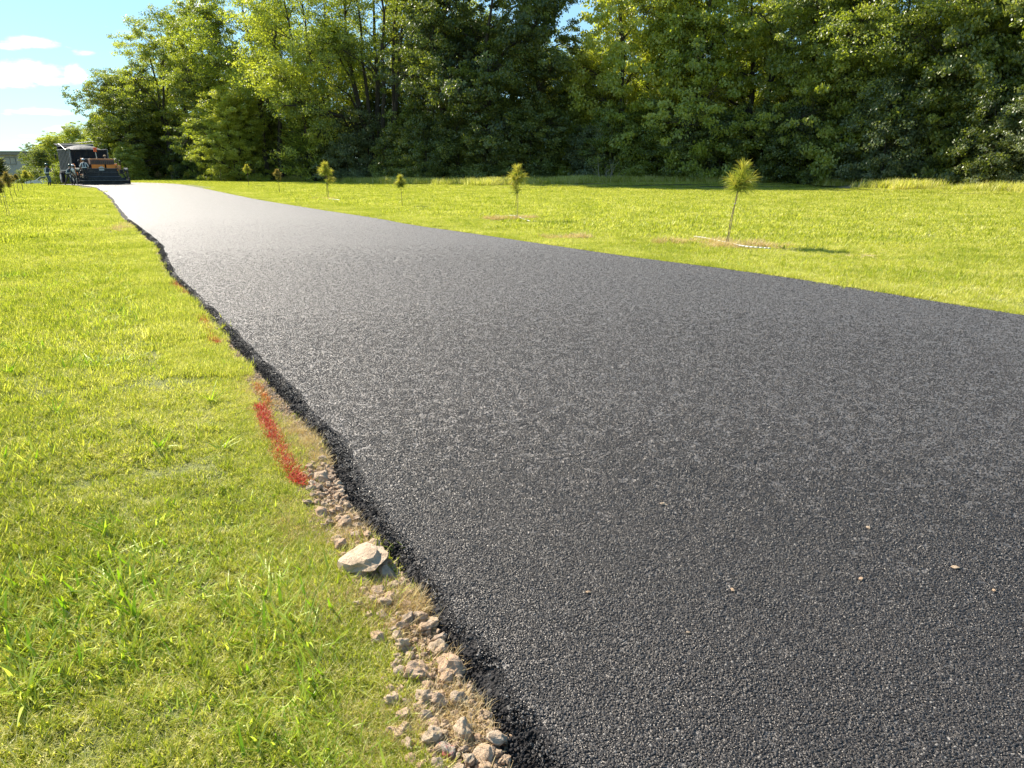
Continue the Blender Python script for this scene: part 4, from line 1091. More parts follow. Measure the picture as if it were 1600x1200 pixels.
# second, hidden layer that closes the wood behind the shrubs
r = random.Random(9)
for i in range(24):
    px = 260 + i * 60; X = 0; Yb = np.interp(px, [260, 500, 900, 1250, 1700], [108, 90, 76, 66, 52]) + r.uniform(-1, 2)
    plant('shrub', BV, ['tallbush', 'arch'][i % 2], px, float(Yb), 'dark', 1.25, i * 2.3, 'dark undergrowth shrub deep in the shade under the trees', 'undergrowth shrubs deep in the woods', 'shrub')
for i, (px, Y, v, sc) in enumerate([(48, 116, 'bush', .6), (54, 104, 'lowbush', .9), (98, 100, 'lowbush', 1.0), (118, 104, 'bush', .9), (205, 92, 'bush', .9)]):
    plant('shrub', BV, v, px, Y, 'mid' if i != 1 else 'dark', sc, i * 1.3, ['green shrub beside the right end of the building wall', 'dark low shrub at the right foot of the building', 'dusty pale shrub between the two standing workers', 'green shrub behind the walking worker', 'sunlit shrub at the right rear of the paving machine'][i], 'shrubs beyond the crest', 'shrub')
# fallen pale branches and bare twigs at the woods edge
tw = MB(); rr = random.Random(4)
for i in range(16):
    a = rr.uniform(0, 3.1); l = rr.uniform(.8, 1.9); p0 = Vector((rr.uniform(-.8, .8), rr.uniform(-.2, .3), 0)); p1 = p0 + Vector((math.cos(a) * l * .7, rr.uniform(-.3, .2), abs(math.sin(a)) * l + .3)); tw.tube(p0, p1, .02, .006, 5)
    tw.tube(p0.lerp(p1, .6), p0.lerp(p1, .6) + Vector((rr.uniform(-.4, .4), 0, rr.uniform(.2, .5))), .01, .004, 5)
zc = 61 * .958 + .4; X = (948 - 800) / FPX * zc
tag(tw.build('brush_pile', simple('dry_twigs', (.30, .25, .2), .9), None, False, (X, 61, gh(X, 61))), 'bare pale twigs sticking up at the left end of the grassy bank', 'dead branches')

# ------------------------------------------------------------------ building beyond the lawn
M['wall'] = simple('rendered_wall', (.50, .44, .36), .9, vary=.12, scale=1.5, dirt=(.22, .20, .17), bump=.2)
M['fascia'] = simple('roof_fascia', (.27, .24, .20), .8, vary=.1, scale=2)
M['darkglass'] = simple('window_glass', (.10, .10, .10), .2, spec=.6, vary=.1)
M['frame'] = simple('window_frame', (.22, .20, .18), .6)
zc = 130 * .958 + .4; bx = (45 - 800) / FPX * zc
bg_ = gh(bx, 130)
b = empty('building', (bx, 130, bg_), R_(4), 'low flat-roofed tan-grey building at the left border beyond the lawn', 'building')
hz = 4.05 - bg_
mb = MB(); mb.box(-13, 7, (hz - .55) / 2 - .3, 26, 14, hz - .5 + .6); mb.build('wall', M['wall'], b)
mb = MB(); mb.box(-13, 7, hz - .28, 27.2, 15.2, .52, bev=.03); rf = mb.build('roof', M['fascia'], b)
mb = MB(); mb.box(-13, 7, hz + .02, 27.5, 15.5, .08); mb.build('coping', M['wall'], rf)
for i, wx in enumerate((-2.6, -8.2, -13.8)):
    mb = MB()
    for (cx, cz, sx, sz) in ((0, .55, 1.9, .1), (0, -.55, 1.9, .1), (-.9, 0, .1, 1.0), (.9, 0, .1, 1.0), (0, 0, .06, 1.0)): mb.box(wx + cx, -.02, hz - 1.5 + cz, sx, .12, sz)
    w = mb.build('window', M['frame'], b)
    mb = MB(); mb.box(wx, .0, hz - 1.5, 1.7, .03, 1.0); mb.build('pane', M['wall'] if i == 0 else M['darkglass'], w)

# ------------------------------------------------------------------ white car beyond the crest
M['carwhite'] = simple('white_car_paint', (.72, .73, .74), .3, vary=.03, spec=.5)
M['tyre'] = simple('tyre_rubber', (.03, .03, .03), .85)
M['rim'] = simple('wheel_rim', (.4, .4, .42), .4, .8)
M['lamp'] = simple('lamp_lens', (.6, .6, .55), .2)
M['redlamp'] = simple('red_lamp_lens', (.5, .03, .02), .25)
M['rubber'] = simple('black_rubber', (.02, .02, .02), .7)
def car(px, Y, rz, label):
    zc = Y * .958 + .4; X = (px - 800) / FPX * zc
    c = empty('parked_car', (X, Y, gh(X, Y)), rz, label, 'car')
    mb = MB()
    prof = [(-2.2, .38), (-2.28, .75), (-2.15, .98), (-1.2, 1.05), (-.55, 1.0), (.9, .98), (1.75, .92), (2.2, .78), (2.28, .5), (2.2, .3), (1.85, .27), (1.75, .5), (1.45, .66), (1.15, .5), (1.05, .27), (-1.05, .27), (-1.15, .5), (-1.45, .66), (-1.75, .5), (-1.85, .27)]
    mb.prism(prof, 'x', -.88, .88); body = mb.build('body', M['carwhite'], c)
    mb = MB(); mb.prism([(-1.75, 1.0), (-1.25, 1.42), (-.2, 1.47), (.35, 1.40), (1.05, .98)], 'x', -.74, .74); mb.build('cabin', M['darkglass'], c)
    mb = MB(); mb.prism([(-1.3, 1.41), (-.9, 1.475), (-.1, 1.50), (.35, 1.43), (.3, 1.39), (-.2, 1.44), (-1.2, 1.38)], 'x', -.76, .76); mb.build('roof', M['carwhite'], c)
    mb = MB()
    for sx in (-.745, .745):
        mb.tube((sx, .98, .98), (sx, .3, 1.44), .035); mb.tube((sx, -.45, .98), (sx, -.42, 1.46), .035); mb.tube((sx, -1.72, .98), (sx, -1.22, 1.44), .05)
    mb.build('roof_pillars', M['carwhite'], c)
    for sx in (-1, 1):
        for y in (1.45, -1.45):
            mb = MB(); mb.tube((sx * .70, y, .33), (sx * .90, y, .33), .33, .33, 20); w = mb.build('wheel', M['tyre'], c)
            mb = MB(); mb.tube((sx * .88, y, .33), (sx * .915, y, .33), .2, .19, 14); mb.build('rim', M['rim'], w)
        mb = MB(); mb.box(sx * .65, 2.22, .68, .34, .12, .14, bev=.02); mb.build('headlight', M['lamp'], c)
        mb = MB(); mb.box(sx * .68, -2.24, .80, .3, .08, .16, bev=.02); mb.build('tail_light', M['redlamp'], c)
        mb = MB(); mb.box(sx * .98, .75, 1.03, .16, .1, .12, bev=.02); mb.build('wing_mirror', M['carwhite'], c)
    mb = MB(); mb.box(0, -2.27, .45, 1.6, .1, .2, bev=.03); mb.build('bumper', M['rubber'], c)
    return c
car(69, 103, R_(118), 'white car parked beyond the crest, behind the worker with the rake')

# ------------------------------------------------------------------ asphalt paver
M['black'] = simple('worn_black_steel', (.028, .027, .028), .55, .3, vary=.5, scale=4, dirt=(.10, .085, .07))
M['steel'] = simple('scuffed_steel', (.14, .135, .13), .5, .6, vary=.4, scale=5, dirt=(.05, .045, .04))
M['orange'] = simple('orange_machine_paint', (.92, .25, .02), .45, vary=.15, scale=3, dirt=(.22, .09, .03))
M['orange_dusty'] = simple('dusty_orange_paint', (.68, .28, .09), .6, vary=.2, scale=3, dirt=(.30, .19, .11))
M['brown_hood'] = simple('sooty_hood_paint', (.16, .085, .055), .6, vary=.4, scale=3, dirt=(.05, .04, .04))
M['vivid'] = simple('signal_orange', (.90, .12, .02), .5, vary=.1)
M['pale_metal'] = simple('pale_metal', (.55, .54, .50), .5, .3)
M['mix'] = M['asphalt_loose']
px0, py0 = at(163.5, 288.3); HEAD = R_(31 + 4)
pv = empty('asphalt_paver', (px0, py0, 0.0), HEAD, 'orange and black asphalt paver at the far end of the fresh mat', 'paver')
pv.scale = (.98, 1, 1)
# local frame: x right, y forward, z up; rear at y = 0
mb = MB(); mb.box(0, .45, .17, 4.05, .75, .26, bev=.02); mb.box(0, .62, .42, 3.7, .4, .28, bev=.02); mb.box(0, .05, .10, 3.9, .16, .12, bev=.01)
scr = mb.build('screed', M['black'], pv)
mb = MB(); mb.box(0, -.08, .33, 3.8, .36, .05); 
for i in range(13): mb.box(-1.8 + i * .3, -.08, .375, .035, .34, .03)
mb.build('walkway', M['steel'], scr)
for sx in (-1, 1):
    mb = MB(); mb.box(sx * 2.06, .45, .28, .07, 1.15, .52, bev=.015); mb.box(sx * 2.02, .1, .75, .06, .06, .6); mb.box(sx * 2.02, .75, .7, .05, .05, .5); mb.tube((sx * 2.02, .1, 1.02), (sx * 2.02, .75, .95), .03)
    mb.build('end_gate', M['black'], scr)
    mb = MB(); mb.box(sx * 1.88, .05, 1.22, .34, .16, .30, (.35, 0, 0), bev=.02); mb.tube((sx * 1.88, .05, .55), (sx * 1.88, .05, 1.1), .03)
    cp = mb.build('control_panel', M['black'], scr)
    mb = MB(); mb.box(sx * 1.88, -.055, 1.27, .22, .02, .14, (.35, 0, 0)); mb.build('panel_face', M['pale_metal'], cp)
for sx in (-1, 1):
    mb = MB(); mb.prism([(.6, .45), (.6, .68), (2.0, .86), (3.6, .72), (3.6, .55), (2.0, .66)], 'x', sx * 1.42 - .07, sx * 1.42 + .07); mb.build('tow_arm', M['black'], pv)
    # crawler track
    mb = MB(); pts = []
    for k in range(9): a = math.pi / 2 + math.pi * k / 8; pts.append((1.5 + .36 * math.cos(a), .38 + .36 * math.sin(a)))
    for k in range(9): a = -math.pi / 2 + math.pi * k / 8; pts.append((4.0 + .36 * math.cos(a), .38 + .36 * math.sin(a)))
    mb.prism(pts, 'x', sx * 1.12 - .17, sx * 1.12 + .17)
    for k in range(14): mb.box(sx * 1.12, 1.5 + k * .19, .03, .36, .08, .05); mb.box(sx * 1.12, 1.5 + k * .19, .745, .36, .08, .04)
    tr_ = mb.build('crawler_track', M['rubber'], pv)
    mb = MB()
    for y in (1.5, 2.1, 2.75, 3.4, 4.0): mb.tube((sx * 1.28, y, .36), (sx * 1.31, y, .36), .2, .18, 14)
    mb.build('track_roller', M['steel'], tr_)
mb = MB(); mb.box(0, 2.4, .92, 2.5, 3.6, .75, bev=.04); mb.box(0, .92, .82, 2.7, .3, .62, bev=.03)
mb.box(-.9, .78, .9, .3, .1, .5); mb.box(.2, .76, .7, .8, .1, .35); mb.tube((-1.3, .7, .55), (1.3, .7, .55), .12, seg=12)
for k in range(9): mb.tube((-1.1 + .27 * k, .72, .62), (-1.1 + .27 * k, .74, 1.1), .03, seg=6)
mb.build('chassis', M['black'], pv)
mb = MB()
for k in range(7): mb.box(-1.15 + k * .37, .70, .72 + .12 * (k % 3), .2, .12, .16 + .06 * (k % 2), bev=.02); mb.tube((-1.0 + k * .33, .66, .45), (-.9 + k * .33, .60, 1.1), .022, seg=6)
mb.tube((-1.5, .5, .62), (1.5, .5, .62), .05, seg=8); mb.tube((-1.3, .55, 1.02), (1.3, .55, 1.0), .03, seg=8)
mb.build('hydraulic_lines', M['steel'], pv)
mb = MB(); mb.box(-.20, .72, 1.47, 1.02, .16, .40, bev=.04); mb.build('rear_panel', M['orange'], pv)
mb = MB(); mb.box(.83, .72, 1.45, .78, .16, .42, bev=.04); mb.build('rear_panel', M['orange'], pv)
mb = MB(); mb.box(1.42, .74, 1.42, .30, .14, .36, bev=.03); mb.build('rear_panel', M['orange_dusty'], pv)
mb = MB(); mb.box(0.02, .61, 1.30, .42, .08, .28, bev=.02); mb.box(0.02, .60, 1.46, .2, .08, .1); mb.build('number_plate_lamp', M['pale_metal'], pv)
mb = MB(); mb.prism([(.62, 1.68), (.62, 1.98), (.80, 2.12), (2.0, 2.16), (2.0, 1.68)], 'x', -.80, 1.12); hd = mb.build('engine_hood', M['brown_hood'], pv)
mb = MB(); 
for k in range(12): mb.box(-.65 + k * .15, .61, 1.84, .05, .04, .2)
mb.build('hood_grille', M['black'], hd)
mb = MB(); mb.box(.16, .655, 2.115, 1.9, .1, .07, bev=.02); mb.build('hood_edge', M['orange_dusty'], hd)
# operator platform, seats, rail
mb = MB(); mb.box(0, 1.5, 1.32, 2.7, 1.9, .06); mb.box(-1.25, .85, 1.1, .5, .35, .05); mb.box(-1.25, .78, .75, .5, .3, .05); mb.build('operator_platform', M['steel'], pv)
for sx in (-1.05, .95):
    mb = MB(); mb.box(sx, 2.15, 1.55, .5, .5, .12, bev=.04); mb.box(sx, 1.93, 1.85, .48, .1, .6, bev=.04); mb.tube((sx, 2.15, 1.35), (sx, 2.15, 1.5), .07); mb.build('operator_seat', M['black'], pv)
mb = MB(); mb.box(0, 2.75, 1.75, 1.5, .3, .7, bev=.04); mb.tube((-.7, 2.6, 2.05), (-.7, 2.45, 2.2), .02); mb.build('console', M['black'], pv)
for sx in (-1, 1):
    mb = MB(); mb.path([(sx * 1.32, .8, 1.3), (sx * 1.32, .8, 2.15), (sx * 1.32, 2.4, 2.15), (sx * 1.32, 2.4, 1.3)], .022); mb.tube((sx * 1.32, .8, 1.75), (sx * 1.32, 2.4, 1.75), .018); mb.tube((sx * 1.32, 1.6, 1.3), (sx * 1.32, 1.6, 2.15), .018)
    mb.build('handrail', M['orange_dusty'] if sx < 0 else M['steel'], pv)
mb = MB(); mb.tube((-.2, .72, 2.05), (-.24, .72, 2.75), .035, seg=8); mb.build('beacon_pole', M['pale_metal'], pv)
mb = MB(); mb.box(-.25, .70, 2.86, .24, .16, .30, bev=.03); mb.box(-.25, .70, 3.03, .36, .12, .07, bev=.02); mb.build('warning_beacon', M['vivid'], pv)
# hopper with wings, the near wing orange
mb = MB(); mb.prism([(4.2, .55), (4.0, .9), (5.9, .75), (6.0, .5)], 'x', -1.2, 1.2); mb.box(0, 4.1, 1.05, 2.6, .1, .8); mb.build('hopper_floor', M['steel'], pv)
for sx in (-1, 1):
    mb = MB(); mb.prism([(sx * 1.2, .55), (sx * 1.75, 1.0), (sx * 1.80, 1.75), (sx * 1.72, 1.75), (sx * 1.62, 1.05), (sx * 1.2, .68)], 'y', 3.9, 6.0); mb.build('hopper_wing', M['orange'], pv)
mb = MB(); mb.box(-1.92, 2.4, 1.18, .10, 1.9, .85, bev=.05); mb.box(-1.6, 2.4, .8, .5, 1.7, .1); sp = mb.build('side_panel', M['orange_dusty'], pv)
mb = MB()
for k in range(4): mb.tube((-1.99, 1.65 + .45 * k, .8), (-1.99, 1.65 + .45 * k, 1.55), .025)
mb.tube((-1.99, 1.5, 1.62), (-1.99, 3.3, 1.62), .025); mb.tube((-1.99, 1.5, .5), (-1.99, 1.5, 1.62), .02); mb.build('ladder', M['steel'], sp)
for sx in (-1, 1):
    mb = MB(); mb.box(sx * 1.62, 1.1, 1.05, .3, .5, .35, bev=.03); mb.tube((sx * 1.7, .9, .9), (sx * 1.85, .4, .5), .05); mb.tube((sx * 1.5, .8, 1.3), (sx * 1.8, .3, .9), .025); mb.tube((sx * 1.62, 1.0, 1.2), (sx * 1.62, 1.0, 1.9), .03)
    mb.ball((sx * 1.62, 1.0, 1.95), .1, u=8, v=6); mb.build('screed_ram', M['black'], pv)
mb = MB(); mb.box(0, 6.1, .5, 2.6, .15, .25); mb.tube((-1.2, 6.22, .5), (1.2, 6.22, .5), .1, seg=12); mb.build('push_roller', M['steel'], pv)
# heap of mix in the hopper
bm = bmesh.new(); bmesh.ops.create_grid(bm, x_segments=24, y_segments=20, size=1)
for v in bm.verts:
    x, y = v.co.x, v.co.y; v.co = Vector((x * 1.4, 5.0 + y * .85, .95 + .75 * math.exp(-(x * x + y * y) * 1.6) + .05 * float(vnoise(np.array([x * 8]), np.array([y * 8]))[0])))
me = bpy.data.meshes.new('asphalt_heap'); bm.to_mesh(me); bm.free()
hp = link('asphalt_heap', me, M['mix']); hp.location = pv.location; hp.rotation_euler = pv.rotation_euler; tag(hp, 'black heap of hot asphalt lying in the paver hopper, mostly hidden behind the machine', 'asphalt heap')

# ------------------------------------------------------------------ dump truck ahead of the paver
M['truck_dark'] = simple('dark_truck_body', (.022, .023, .028), .75, 0, spec=.15, vary=.4, scale=3, dirt=(.06, .05, .045))
M['truck_rib'] = simple('grey_truck_rib', (.16, .165, .17), .7, 0, vary=.3, scale=5)
h = Vector((-math.sin(HEAD), math.cos(HEAD), 0)); rt = Vector((math.cos(HEAD), math.sin(HEAD), 0))
to = Vector((px0, py0, 0)) + h * 5.3 - rt * .28
tk = empty('dump_truck', (to.x, to.y, gh(to.x, to.y) * 0 - .02), HEAD + R_(6), 'dark ribbed dump truck loaded with asphalt, backed up to the paver', 'truck')
W = 1.52; zb = 1.15; zt = 3.02; Lb = 5.2
mb = MB(); mb.box(0, Lb / 2, zb + .06, 2 * W - .1, Lb, .14)
mb.box(-W + .05, Lb / 2, (zb + zt) / 2, .08, Lb, zt - zb); mb.box(W - .05, Lb / 2, (zb + zt) / 2, .08, Lb, zt - zb); mb.box(0, Lb - .04, (zb + zt) / 2 + .15, 2 * W - .2, .08, zt - zb + .3)
mb.build('bed', M['truck_dark'], tk)
mb = MB(); mb.box(0, .0, (zb + zt) / 2 - .02, 2 * W - .02, .09, zt - zb - .02)
for k in range(5): mb.box(-1.2 + k * .6, -.07, (zb + zt) / 2, .07, .06, zt - zb - .15)
mb.box(0, -.07, zt - .08, 2 * W - .05, .08, .1); mb.box(0, -.07, zb + .1, 2 * W - .05, .08, .1)
tg = mb.build('tailgate', M['truck_dark'], tk)
for sx in (-1, 1):
    mb = MB(); mb.box(sx * (W + .01), .0, (zb + zt) / 2, .10, .16, zt - zb + .04)
    for k in range(8): mb.box(sx * (W + .04), .5 + k * .62, (zb + zt) / 2, .08, .09, zt - zb - .1)
    mb.box(sx * (W + .02), Lb / 2, zt, .14, Lb, .09, bev=.02); mb.box(sx * (W + .02), Lb / 2, zb + .03, .12, Lb, .1)
    mb.build('side_ribs', M['truck_rib'], tk)
mb = MB(); mb.prism([(Lb - .9, zt + .25), (Lb + 1.4, zt + .55), (Lb + 1.4, zt + .62), (Lb - .9, zt + .33)], 'x', -W, W)
mb.prism([(Lb - .05, zt - .2), (Lb - .05, zt + .42), (Lb + .1, zt + .45), (Lb + .1, zt - .2)], 'x', -W, W); mb.build('cab_guard', M['truck_dark'], tk)
mb = MB(); mb.path([(-W - .1, 1.0, zt - .05), (-W - .1, 3.8, zt + .55), (-.2, 4.2, zt + .62), (W * .6, 2.0, zt + .75)], .03); tp = mb.build('tarp_arm', M['steel'], tk)
mb = MB(); mb.tube((-W, Lb - .2, zt + .40), (W, Lb - .2, zt + .45), .13, seg=12); mb.build('rolled_tarp', M['steel'], tk)
mb = MB(); mb.box(0, Lb + 1.35, 1.85, 2.3, 1.5, 1.9, bev=.15, taper=.93); mb.box(0, Lb + 2.9, 1.35, 2.0, 1.8, 1.1, bev=.15, taper=.92); cab = mb.build('cab', M['truck_dark'], tk)
mb = MB(); mb.box(0, Lb + 2.1, 2.25, 1.9, .06, .7, (-.15, 0, 0)); mb.box(-1.12, Lb + 1.4, 2.2, .04, .8, .6); mb.box(1.12, Lb + 1.4, 2.2, .04, .8, .6); mb.build('window', M['darkglass'], cab)
mb = MB(); mb.box(-1.5, Lb + 1.6, 2.4, .12, .1, .5, bev=.02); mb.tube((-1.1, Lb + 1.6, 2.6), (-1.5, Lb + 1.6, 2.6), .02); mb.box(1.5, Lb + 1.6, 2.4, .12, .1, .5, bev=.02); mb.tube((1.1, Lb + 1.6, 2.6), (1.5, Lb + 1.6, 2.6), .02); mb.build('mirrors', M['black'], cab)
mb = MB()
for sx in (-.42, .42): mb.box(sx, Lb / 2 + 1.1, .95, .1, Lb + 3.6, .26)
mb.build('frame_rail', M['black'], tk)
for y in (1.0, 2.25, Lb + 2.9):
    for sx in (-1, 1):
        mb = MB(); mb.tube((sx * .82, y, .52), (sx * (1.38 if y < 4 else 1.12), y, .52), .52, .52, 22); w = mb.build('wheel', M['tyre'], tk)
        mb = MB(); mb.tube((sx * 1.36 if y < 4 else sx * 1.1, y, .52), (sx * 1.40 if y < 4 else sx * 1.14, y, .52), .28, .24, 14); mb.build('rim', M['rim'], w)
for sx in (-1, 1):
    mb = MB(); mb.box(sx * .95, .15, .62, .6, .03, .7); mb.build('mud_flap', M['rubber'], tk)
    mb = MB(); mb.box(sx * 1.3, -.14, zb + .1, .2, .05, .12); mb.build('tail_light', M['redlamp'], tk)
bm = bmesh.new(); bmesh.ops.create_grid(bm, x_segments=30, y_segments=40, size=1)
for v in bm.verts:
    x, y = v.co.x, v.co.y; k = (1 - x * x) * (1 - y * y)
    v.co = Vector((x * (W - .1), Lb / 2 + y * (Lb / 2 - .1), zt - .22 + .62 * math.sqrt(max(0, k)) + .04 * float(vnoise(np.array([x * 12]), np.array([y * 16]))[0])))
me = bpy.data.meshes.new('asphalt_load'); bm.to_mesh(me); bm.free()
M['load'] = simple('steaming_mix', (.05, .05, .052), .8, vary=.4, scale=12, bump=.6)
ld = link('asphalt_load', me, M['load']); ld.location = tk.location; ld.rotation_euler = tk.rotation_euler; tag(ld, 'rounded grey load of asphalt heaped above the truck bed sides', 'asphalt load')

# ------------------------------------------------------------------ people
M['skin'] = simple('skin', (.42, .26, .18), .6, vary=.06)
M['jeans'] = simple('blue_jeans', (.07, .11, .19), .85, vary=.2, scale=14)
M['darkcloth'] = simple('dark_work_clothes', (.035, .038, .045), .9, vary=.3, scale=10)
M['whitecloth'] = simple('white_shirt', (.70, .70, .68), .85, vary=.06)
M['navy'] = simple('navy_vest', (.025, .045, .075), .8, vary=.2)
M['reflect'] = simple('reflective_tape', (.70, .74, .72), .4, vary=.05)
M['hatwhite'] = simple('white_hard_hat', (.8, .8, .78), .35, vary=.03)
M['hatdark'] = simple('dark_green_hard_hat', (.04, .10, .07), .35, vary=.05)
M['hattan'] = simple('straw_hat', (.50, .34, .18), .8, vary=.1)
M['boot'] = simple('work_boots', (.05, .035, .025), .8)
def limb_ik(a, b, l1, l2, hint):
    a = Vector(a); b = Vector(b); d = b - a; L = min(d.length, (l1 + l2) * .999); u = d.normalized()
    x = (l1 * l1 - l2 * l2 + L * L) / (2 * L); h_ = math.sqrt(max(0, l1 * l1 - x * x)); hv = Vector(hint); hv = (hv - u * hv.dot(u)).normalized()
    return a + u * x + hv * h_
def person(loc, rz, label, hands, feet, lean=.05, shirt='whitecloth', legs='jeans', vest='navy', hat='hatwhite', group=None, head_turn=0.0, hip_z=.92):
    """local frame: x right, y facing, z up.  hands / feet: target points of the left and right side"""
    P = []; Rd = []; E = []; Mt = []
    def add(p, r, parent=None, mat=0):
        P.append(Vector(p)); Rd.append(r); Mt.append(mat)
        if parent is not None: E.append((parent, len(P) - 1))
        return len(P) - 1
    hip = Vector((0, 0, hip_z)); sh = hip + Vector((0, math.sin(lean) * .50, math.cos(lean) * .50))
    pelvis = add(hip, (.155, .11), None, 2); waist = add(hip.lerp(sh, .35), (.145, .10), pelvis, 1); chest = add(hip.lerp(sh, .78), (.17, .115), waist, 1)
    nb = add(sh + Vector((0, .0, .03)), (.075, .07), chest, 1); nk = add(sh + Vector((0, .02, .09)), (.055, .055), nb, 0)
    hc = sh + Vector((0, .04, .20))
    h1 = add(hc + Vector((0, .0, -.04)), (.072, .082), nk, 0); h2 = add(hc + Vector((0, 0, .06)), (.075, .09), h1, 0)
    for i, sx in enumerate((-1, 1)):
        s_ = sh + Vector((sx * .19, 0, -.03)); hand = Vector(hands[i]); elb = limb_ik(s_, hand, .29, .26, (sx * .5, -.6, -.5))
        a = add(s_, .062, chest, 1); b = add(s_.lerp(elb, .5), .05, a, 1); e = add(elb, .043, b, 1); f = add(elb.lerp(hand, .55), .036, e, 1); w_ = add(hand, .026, f, 0)
        dv = (hand - elb).normalized(); side = dv.cross(Vector((0, 0, 1))).normalized()
        pm = add(hand + dv * .055, (.038, .022), w_, 0)
        for k, (o_, l_) in enumerate(((-.026, .062), (-.009, .072), (.009, .068), (.026, .055))):
            q = add(hand + dv * .10 + side * o_, .0088, pm, 0); q2 = add(hand + dv * (.10 + l_ * .5) + side * o_ + Vector((0, 0, -.012)), .008, q, 0); add(hand + dv * (.10 + l_ * .7) + side * o_ + Vector((0, 0, -.038)), .007, q2, 0)
        q = add(hand + dv * .035 - side * sx * .036, .0095, pm, 0); add(hand + dv * .075 - side * sx * .052, .008, q, 0)
        hj = hip + Vector((sx * .09, 0, -.03)); ft = Vector(feet[i]); an = ft + Vector((0, -.02, .09)); kn = limb_ik(hj, an, .43, .41, (0, 1, 0))
        a = add(hj, .092, pelvis, 2); b = add(hj.lerp(kn, .5), .082, a, 2); k_ = add(kn, .062, b, 2); c_ = add(kn.lerp(an, .4), .058, k_, 2); d_ = add(an, .045, c_, 3)
        e = add(ft + Vector((0, .06, .04)), (.045, .035), d_, 3); add(ft + Vector((0, .17, .03)), (.042, .026), e, 3)
    me = bpy.data.meshes.new('person_skeleton'); me.from_pydata([p[:] for p in P], E, [])
    o = bpy.data.objects.new('tmp_person', me); C.objects.link(o)
    md = o.modifiers.new('skin', 'SKIN'); md.branch_smoothing = .4
    for i, r in enumerate(Rd):
        o.data.skin_vertices[0].data[i].radius = r if isinstance(r, tuple) else (r, r)
    o.data.skin_vertices[0].data[0].use_root = True
    o.modifiers.new('sub', 'SUBSURF').levels = 1; o.modifiers['sub'].render_levels = 1
    dg = bpy.context.evaluated_depsgraph_get(); me2 = bpy.data.meshes.new_from_object(o.evaluated_get(dg))
    bpy.data.objects.remove(o, do_unlink=True)
    co = np.empty(len(me2.polygons) * 3); me2.polygons.foreach_get('center', co); co = co.reshape(-1, 3)
    A = np.array([P[a][:] for a, b in E]); B = np.array([P[b][:] for a, b in E]); mt = np.array([Mt[b] for a, b in E])
    AB = B - A; t = np.clip(((co[:, None] - A) * AB).sum(-1) / ((AB ** 2).sum(-1) + 1e-9), 0, 1); dist = np.linalg.norm(co[:, None] - (A + t[..., None] * AB), axis=-1)
    me2.materials.clear()
    for k in ('skin', shirt, legs, 'boot'): me2.materials.append(M[k])
    me2.polygons.foreach_set('material_index', mt[dist.argmin(1)].astype(np.int32)); me2.polygons.foreach_set('use_smooth', [True] * len(me2.polygons))
    body = bpy.data.objects.new('person', me2); C.objects.link(body); body.location = loc; body.rotation_euler = (0, 0, rz); tag(body, label, 'person', group)
    # face
    mb = MB(); mb.tube(hc + Vector((0, .085, .02)), hc + Vector((0, .115, -.015)), .010, .018, 6); mb.build('nose', M['skin'], body)
    mb = MB(); mb.ball(hc + Vector((-.03, .084, .03)), .012, u=8, v=6); mb.ball(hc + Vector((.03, .084, .03)), .012, u=8, v=6); mb.build('eyes', M['rubber'], body)
    mb = MB(); mb.ball(hc + Vector((0, 0, .03)), .094, 1, 1.12, .95, 14, 9); mb.build('hair', M['rubber'], body, True)
    mb = MB(); mb.box(0, 0, 0, .045, .008, .010); m_ = mb.build('mouth', M['redlamp'], body); m_.location = hc + Vector((0, .088, -.045))
    mb = MB(); bm_ = mb.bm; r_ = bmesh.ops.create_uvsphere(bm_, u_segments=16, v_segments=10, radius=.115)
    bmesh.ops.delete(bm_, geom=[v for v in r_['verts'] if v.co.z < -.01], context='VERTS'); bmesh.ops.scale(bm_, vec=(1, 1.18, .95), verts=bm_.verts[:]); bmesh.ops.translate(bm_, vec=hc + Vector((0, 0, .065)), verts=bm_.verts[:])
    mb.prism([(.145 * math.cos(a) + hc.x, .175 * math.sin(a) + hc.y + .015) for a in np.linspace(0, 6.28, 18)[:-1]], 'z', hc.z + .058, hc.z + .070)
    mb.build('hard_hat' if 'hard' in M[hat].name else 'hat', M[hat], body, True)
    if vest:
        rows = []; n = 20
        for f, a_, b_ in ((-.05, .185, .145), (.2, .180, .137), (.5, .192, .142), (.8, .205, .148), (.97, .17, .12), (1.03, .11, .09)):
            c_ = hip.lerp(sh, f); rows.append([(c_.x + a_ * math.cos(t), c_.y + b_ * math.sin(t), c_.z) for t in np.linspace(0, 2 * math.pi, n, endpoint=False)])
        V = np.array(rows).reshape(-1, 3); i = np.arange(5)[:, None] * n; j = np.arange(n)[None]; k = (j + 1) % n
        F = np.stack([i + j, i + k, i + n + k, i + n + j], -1).reshape(-1, 4)
        v = link('vest', np_mesh('vest', V, F, True), M[vest], body); sd = v.modifiers.new('thick', 'SOLIDIFY'); sd.thickness = .012
        rows = []
        for f in (.18, .30):
            c_ = hip.lerp(sh, f); rows.append([(c_.x + .196 * math.cos(t), c_.y + .152 * math.sin(t), c_.z) for t in np.linspace(0, 2 * math.pi, n, endpoint=False)])
        V = np.array(rows).reshape(-1, 3); F = np.stack([j + 0 * j, k, n + k, n + j], -1).reshape(-1, 4)
        st = link('reflective_tape', np_mesh('reflective_tape', V, F, True), M['reflect'], v); sd = st.modifiers.new('thick', 'SOLIDIFY'); sd.thickness = .006
        mb = MB()
        for sx in (-1, 1):
            for sy in (-1, 1):
                a_ = hip.lerp(sh, .3); b_ = hip.lerp(sh, .95); mb.tube((sx * .09, a_.y + sy * .142, a_.z), (sx * .10, b_.y + sy * .132, b_.z), .026, .026, 6)
        mb.build('shoulder_tape', M['reflect'], v)
    return body
wx, wy = at(77, 291.2, -.045)
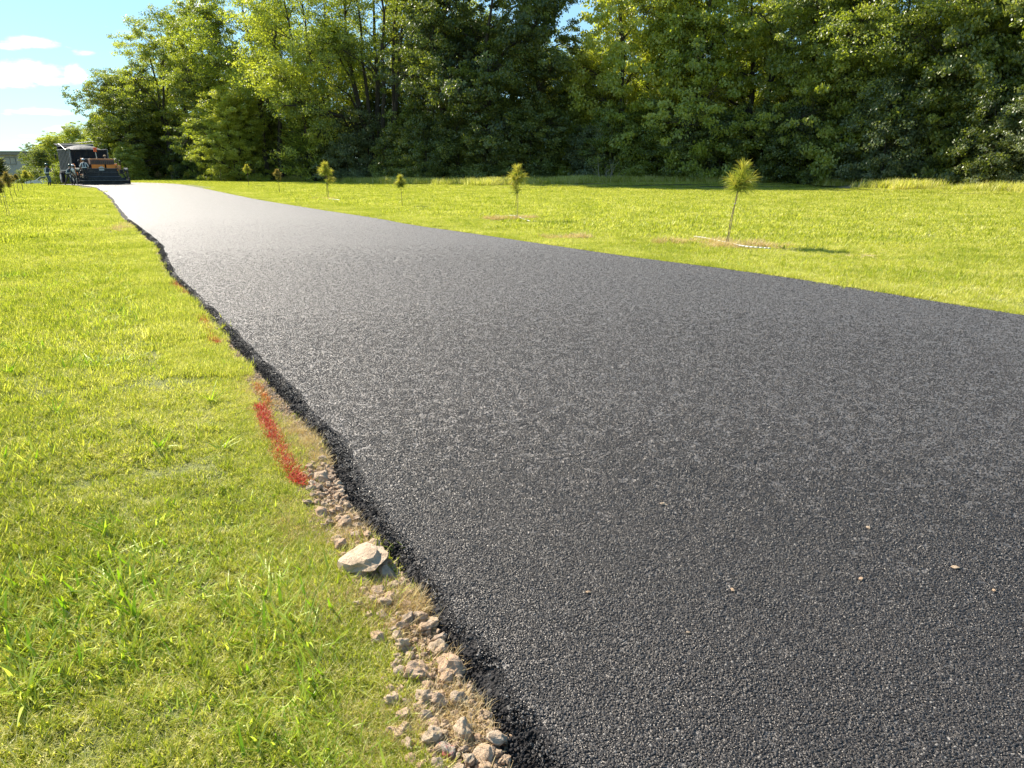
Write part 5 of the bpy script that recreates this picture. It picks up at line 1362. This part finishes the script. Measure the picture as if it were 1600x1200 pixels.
person((wx, wy, gh(wx, wy)), R_(-35), 'standing worker in dark vest and blue jeans, holding a long rake handle', [(-.02, .36, 1.15), (.16, .34, 1.32)], [(-.12, 0, 0), (.12, .05, 0)], .06, 'navy', 'jeans', 'navy', 'hatdark')
hd_ = Euler((0, 0, R_(-35))).to_matrix() @ Vector((.18, .42, 0)); gx_, gy_ = at(88.5, 290.8, -.045)
mb = MB(); p0 = Vector((wx, wy, gh(wx, wy))) + hd_ + Vector((0, 0, 1.72)); p1 = Vector((gx_, gy_, gh(gx_, gy_) + .04)); mb.tube(p0, p1, .022, .022, 8)
rk = mb.build('lute_rake', M['steel'], None); tag(rk, 'long dark handled asphalt rake held upright by the standing worker', 'rake')
mb = MB(); mb.box(p1.x, p1.y, p1.z - .02, .7, .05, .09); mb.build('rake_head', M['black'], rk)
wx, wy = at(108.5, 290.3, -.045)
person((wx, wy, gh(wx, wy)), R_(-70), 'worker in all dark clothes bending forward mid-stride beside the paver', [(-.16, .50, .86), (.2, .46, .80)], [(-.10, -.30, 0), (.10, .24, 0)], .45, 'darkcloth', 'darkcloth', 'navy', 'hatdark', hip_z=.90)
wx, wy = at(116.5, 289.3, -.045)
person((wx, wy, gh(wx, wy)), R_(-40), 'worker in a white shirt standing between the striding worker and the truck side', [(-.26, .12, .80), (.27, .15, .82)], [(-.11, .08, 0), (.12, -.06, 0)], .12, 'whitecloth', 'darkcloth', None, 'hatwhite')
Rm = Euler((0, 0, HEAD)).to_matrix()
def on_paver(x, y, z): v = Rm @ Vector((x, y, z)); return (px0 + v.x, py0 + v.y, v.z)
person(on_paver(-1.33, .0, .38), HEAD + R_(-6), 'worker with white hard hat and white sleeves standing on the rear of the paver', [(-.30, .30, 1.02), (.28, .30, 1.02)], [(-.12, 0, 0), (.12, 0, 0)], .10, 'whitecloth', 'darkcloth', 'navy', 'hatwhite')
person(on_paver(.55, 1.5, .80), HEAD + R_(15), 'operator in a tan hat seated behind the paver hood', [(-.22, .40, 1.0), (.22, .40, 1.0)], [(-.12, .0, .55), (.12, .0, .55)], .08, 'darkcloth', 'darkcloth', None, 'hattan', hip_z=.80)
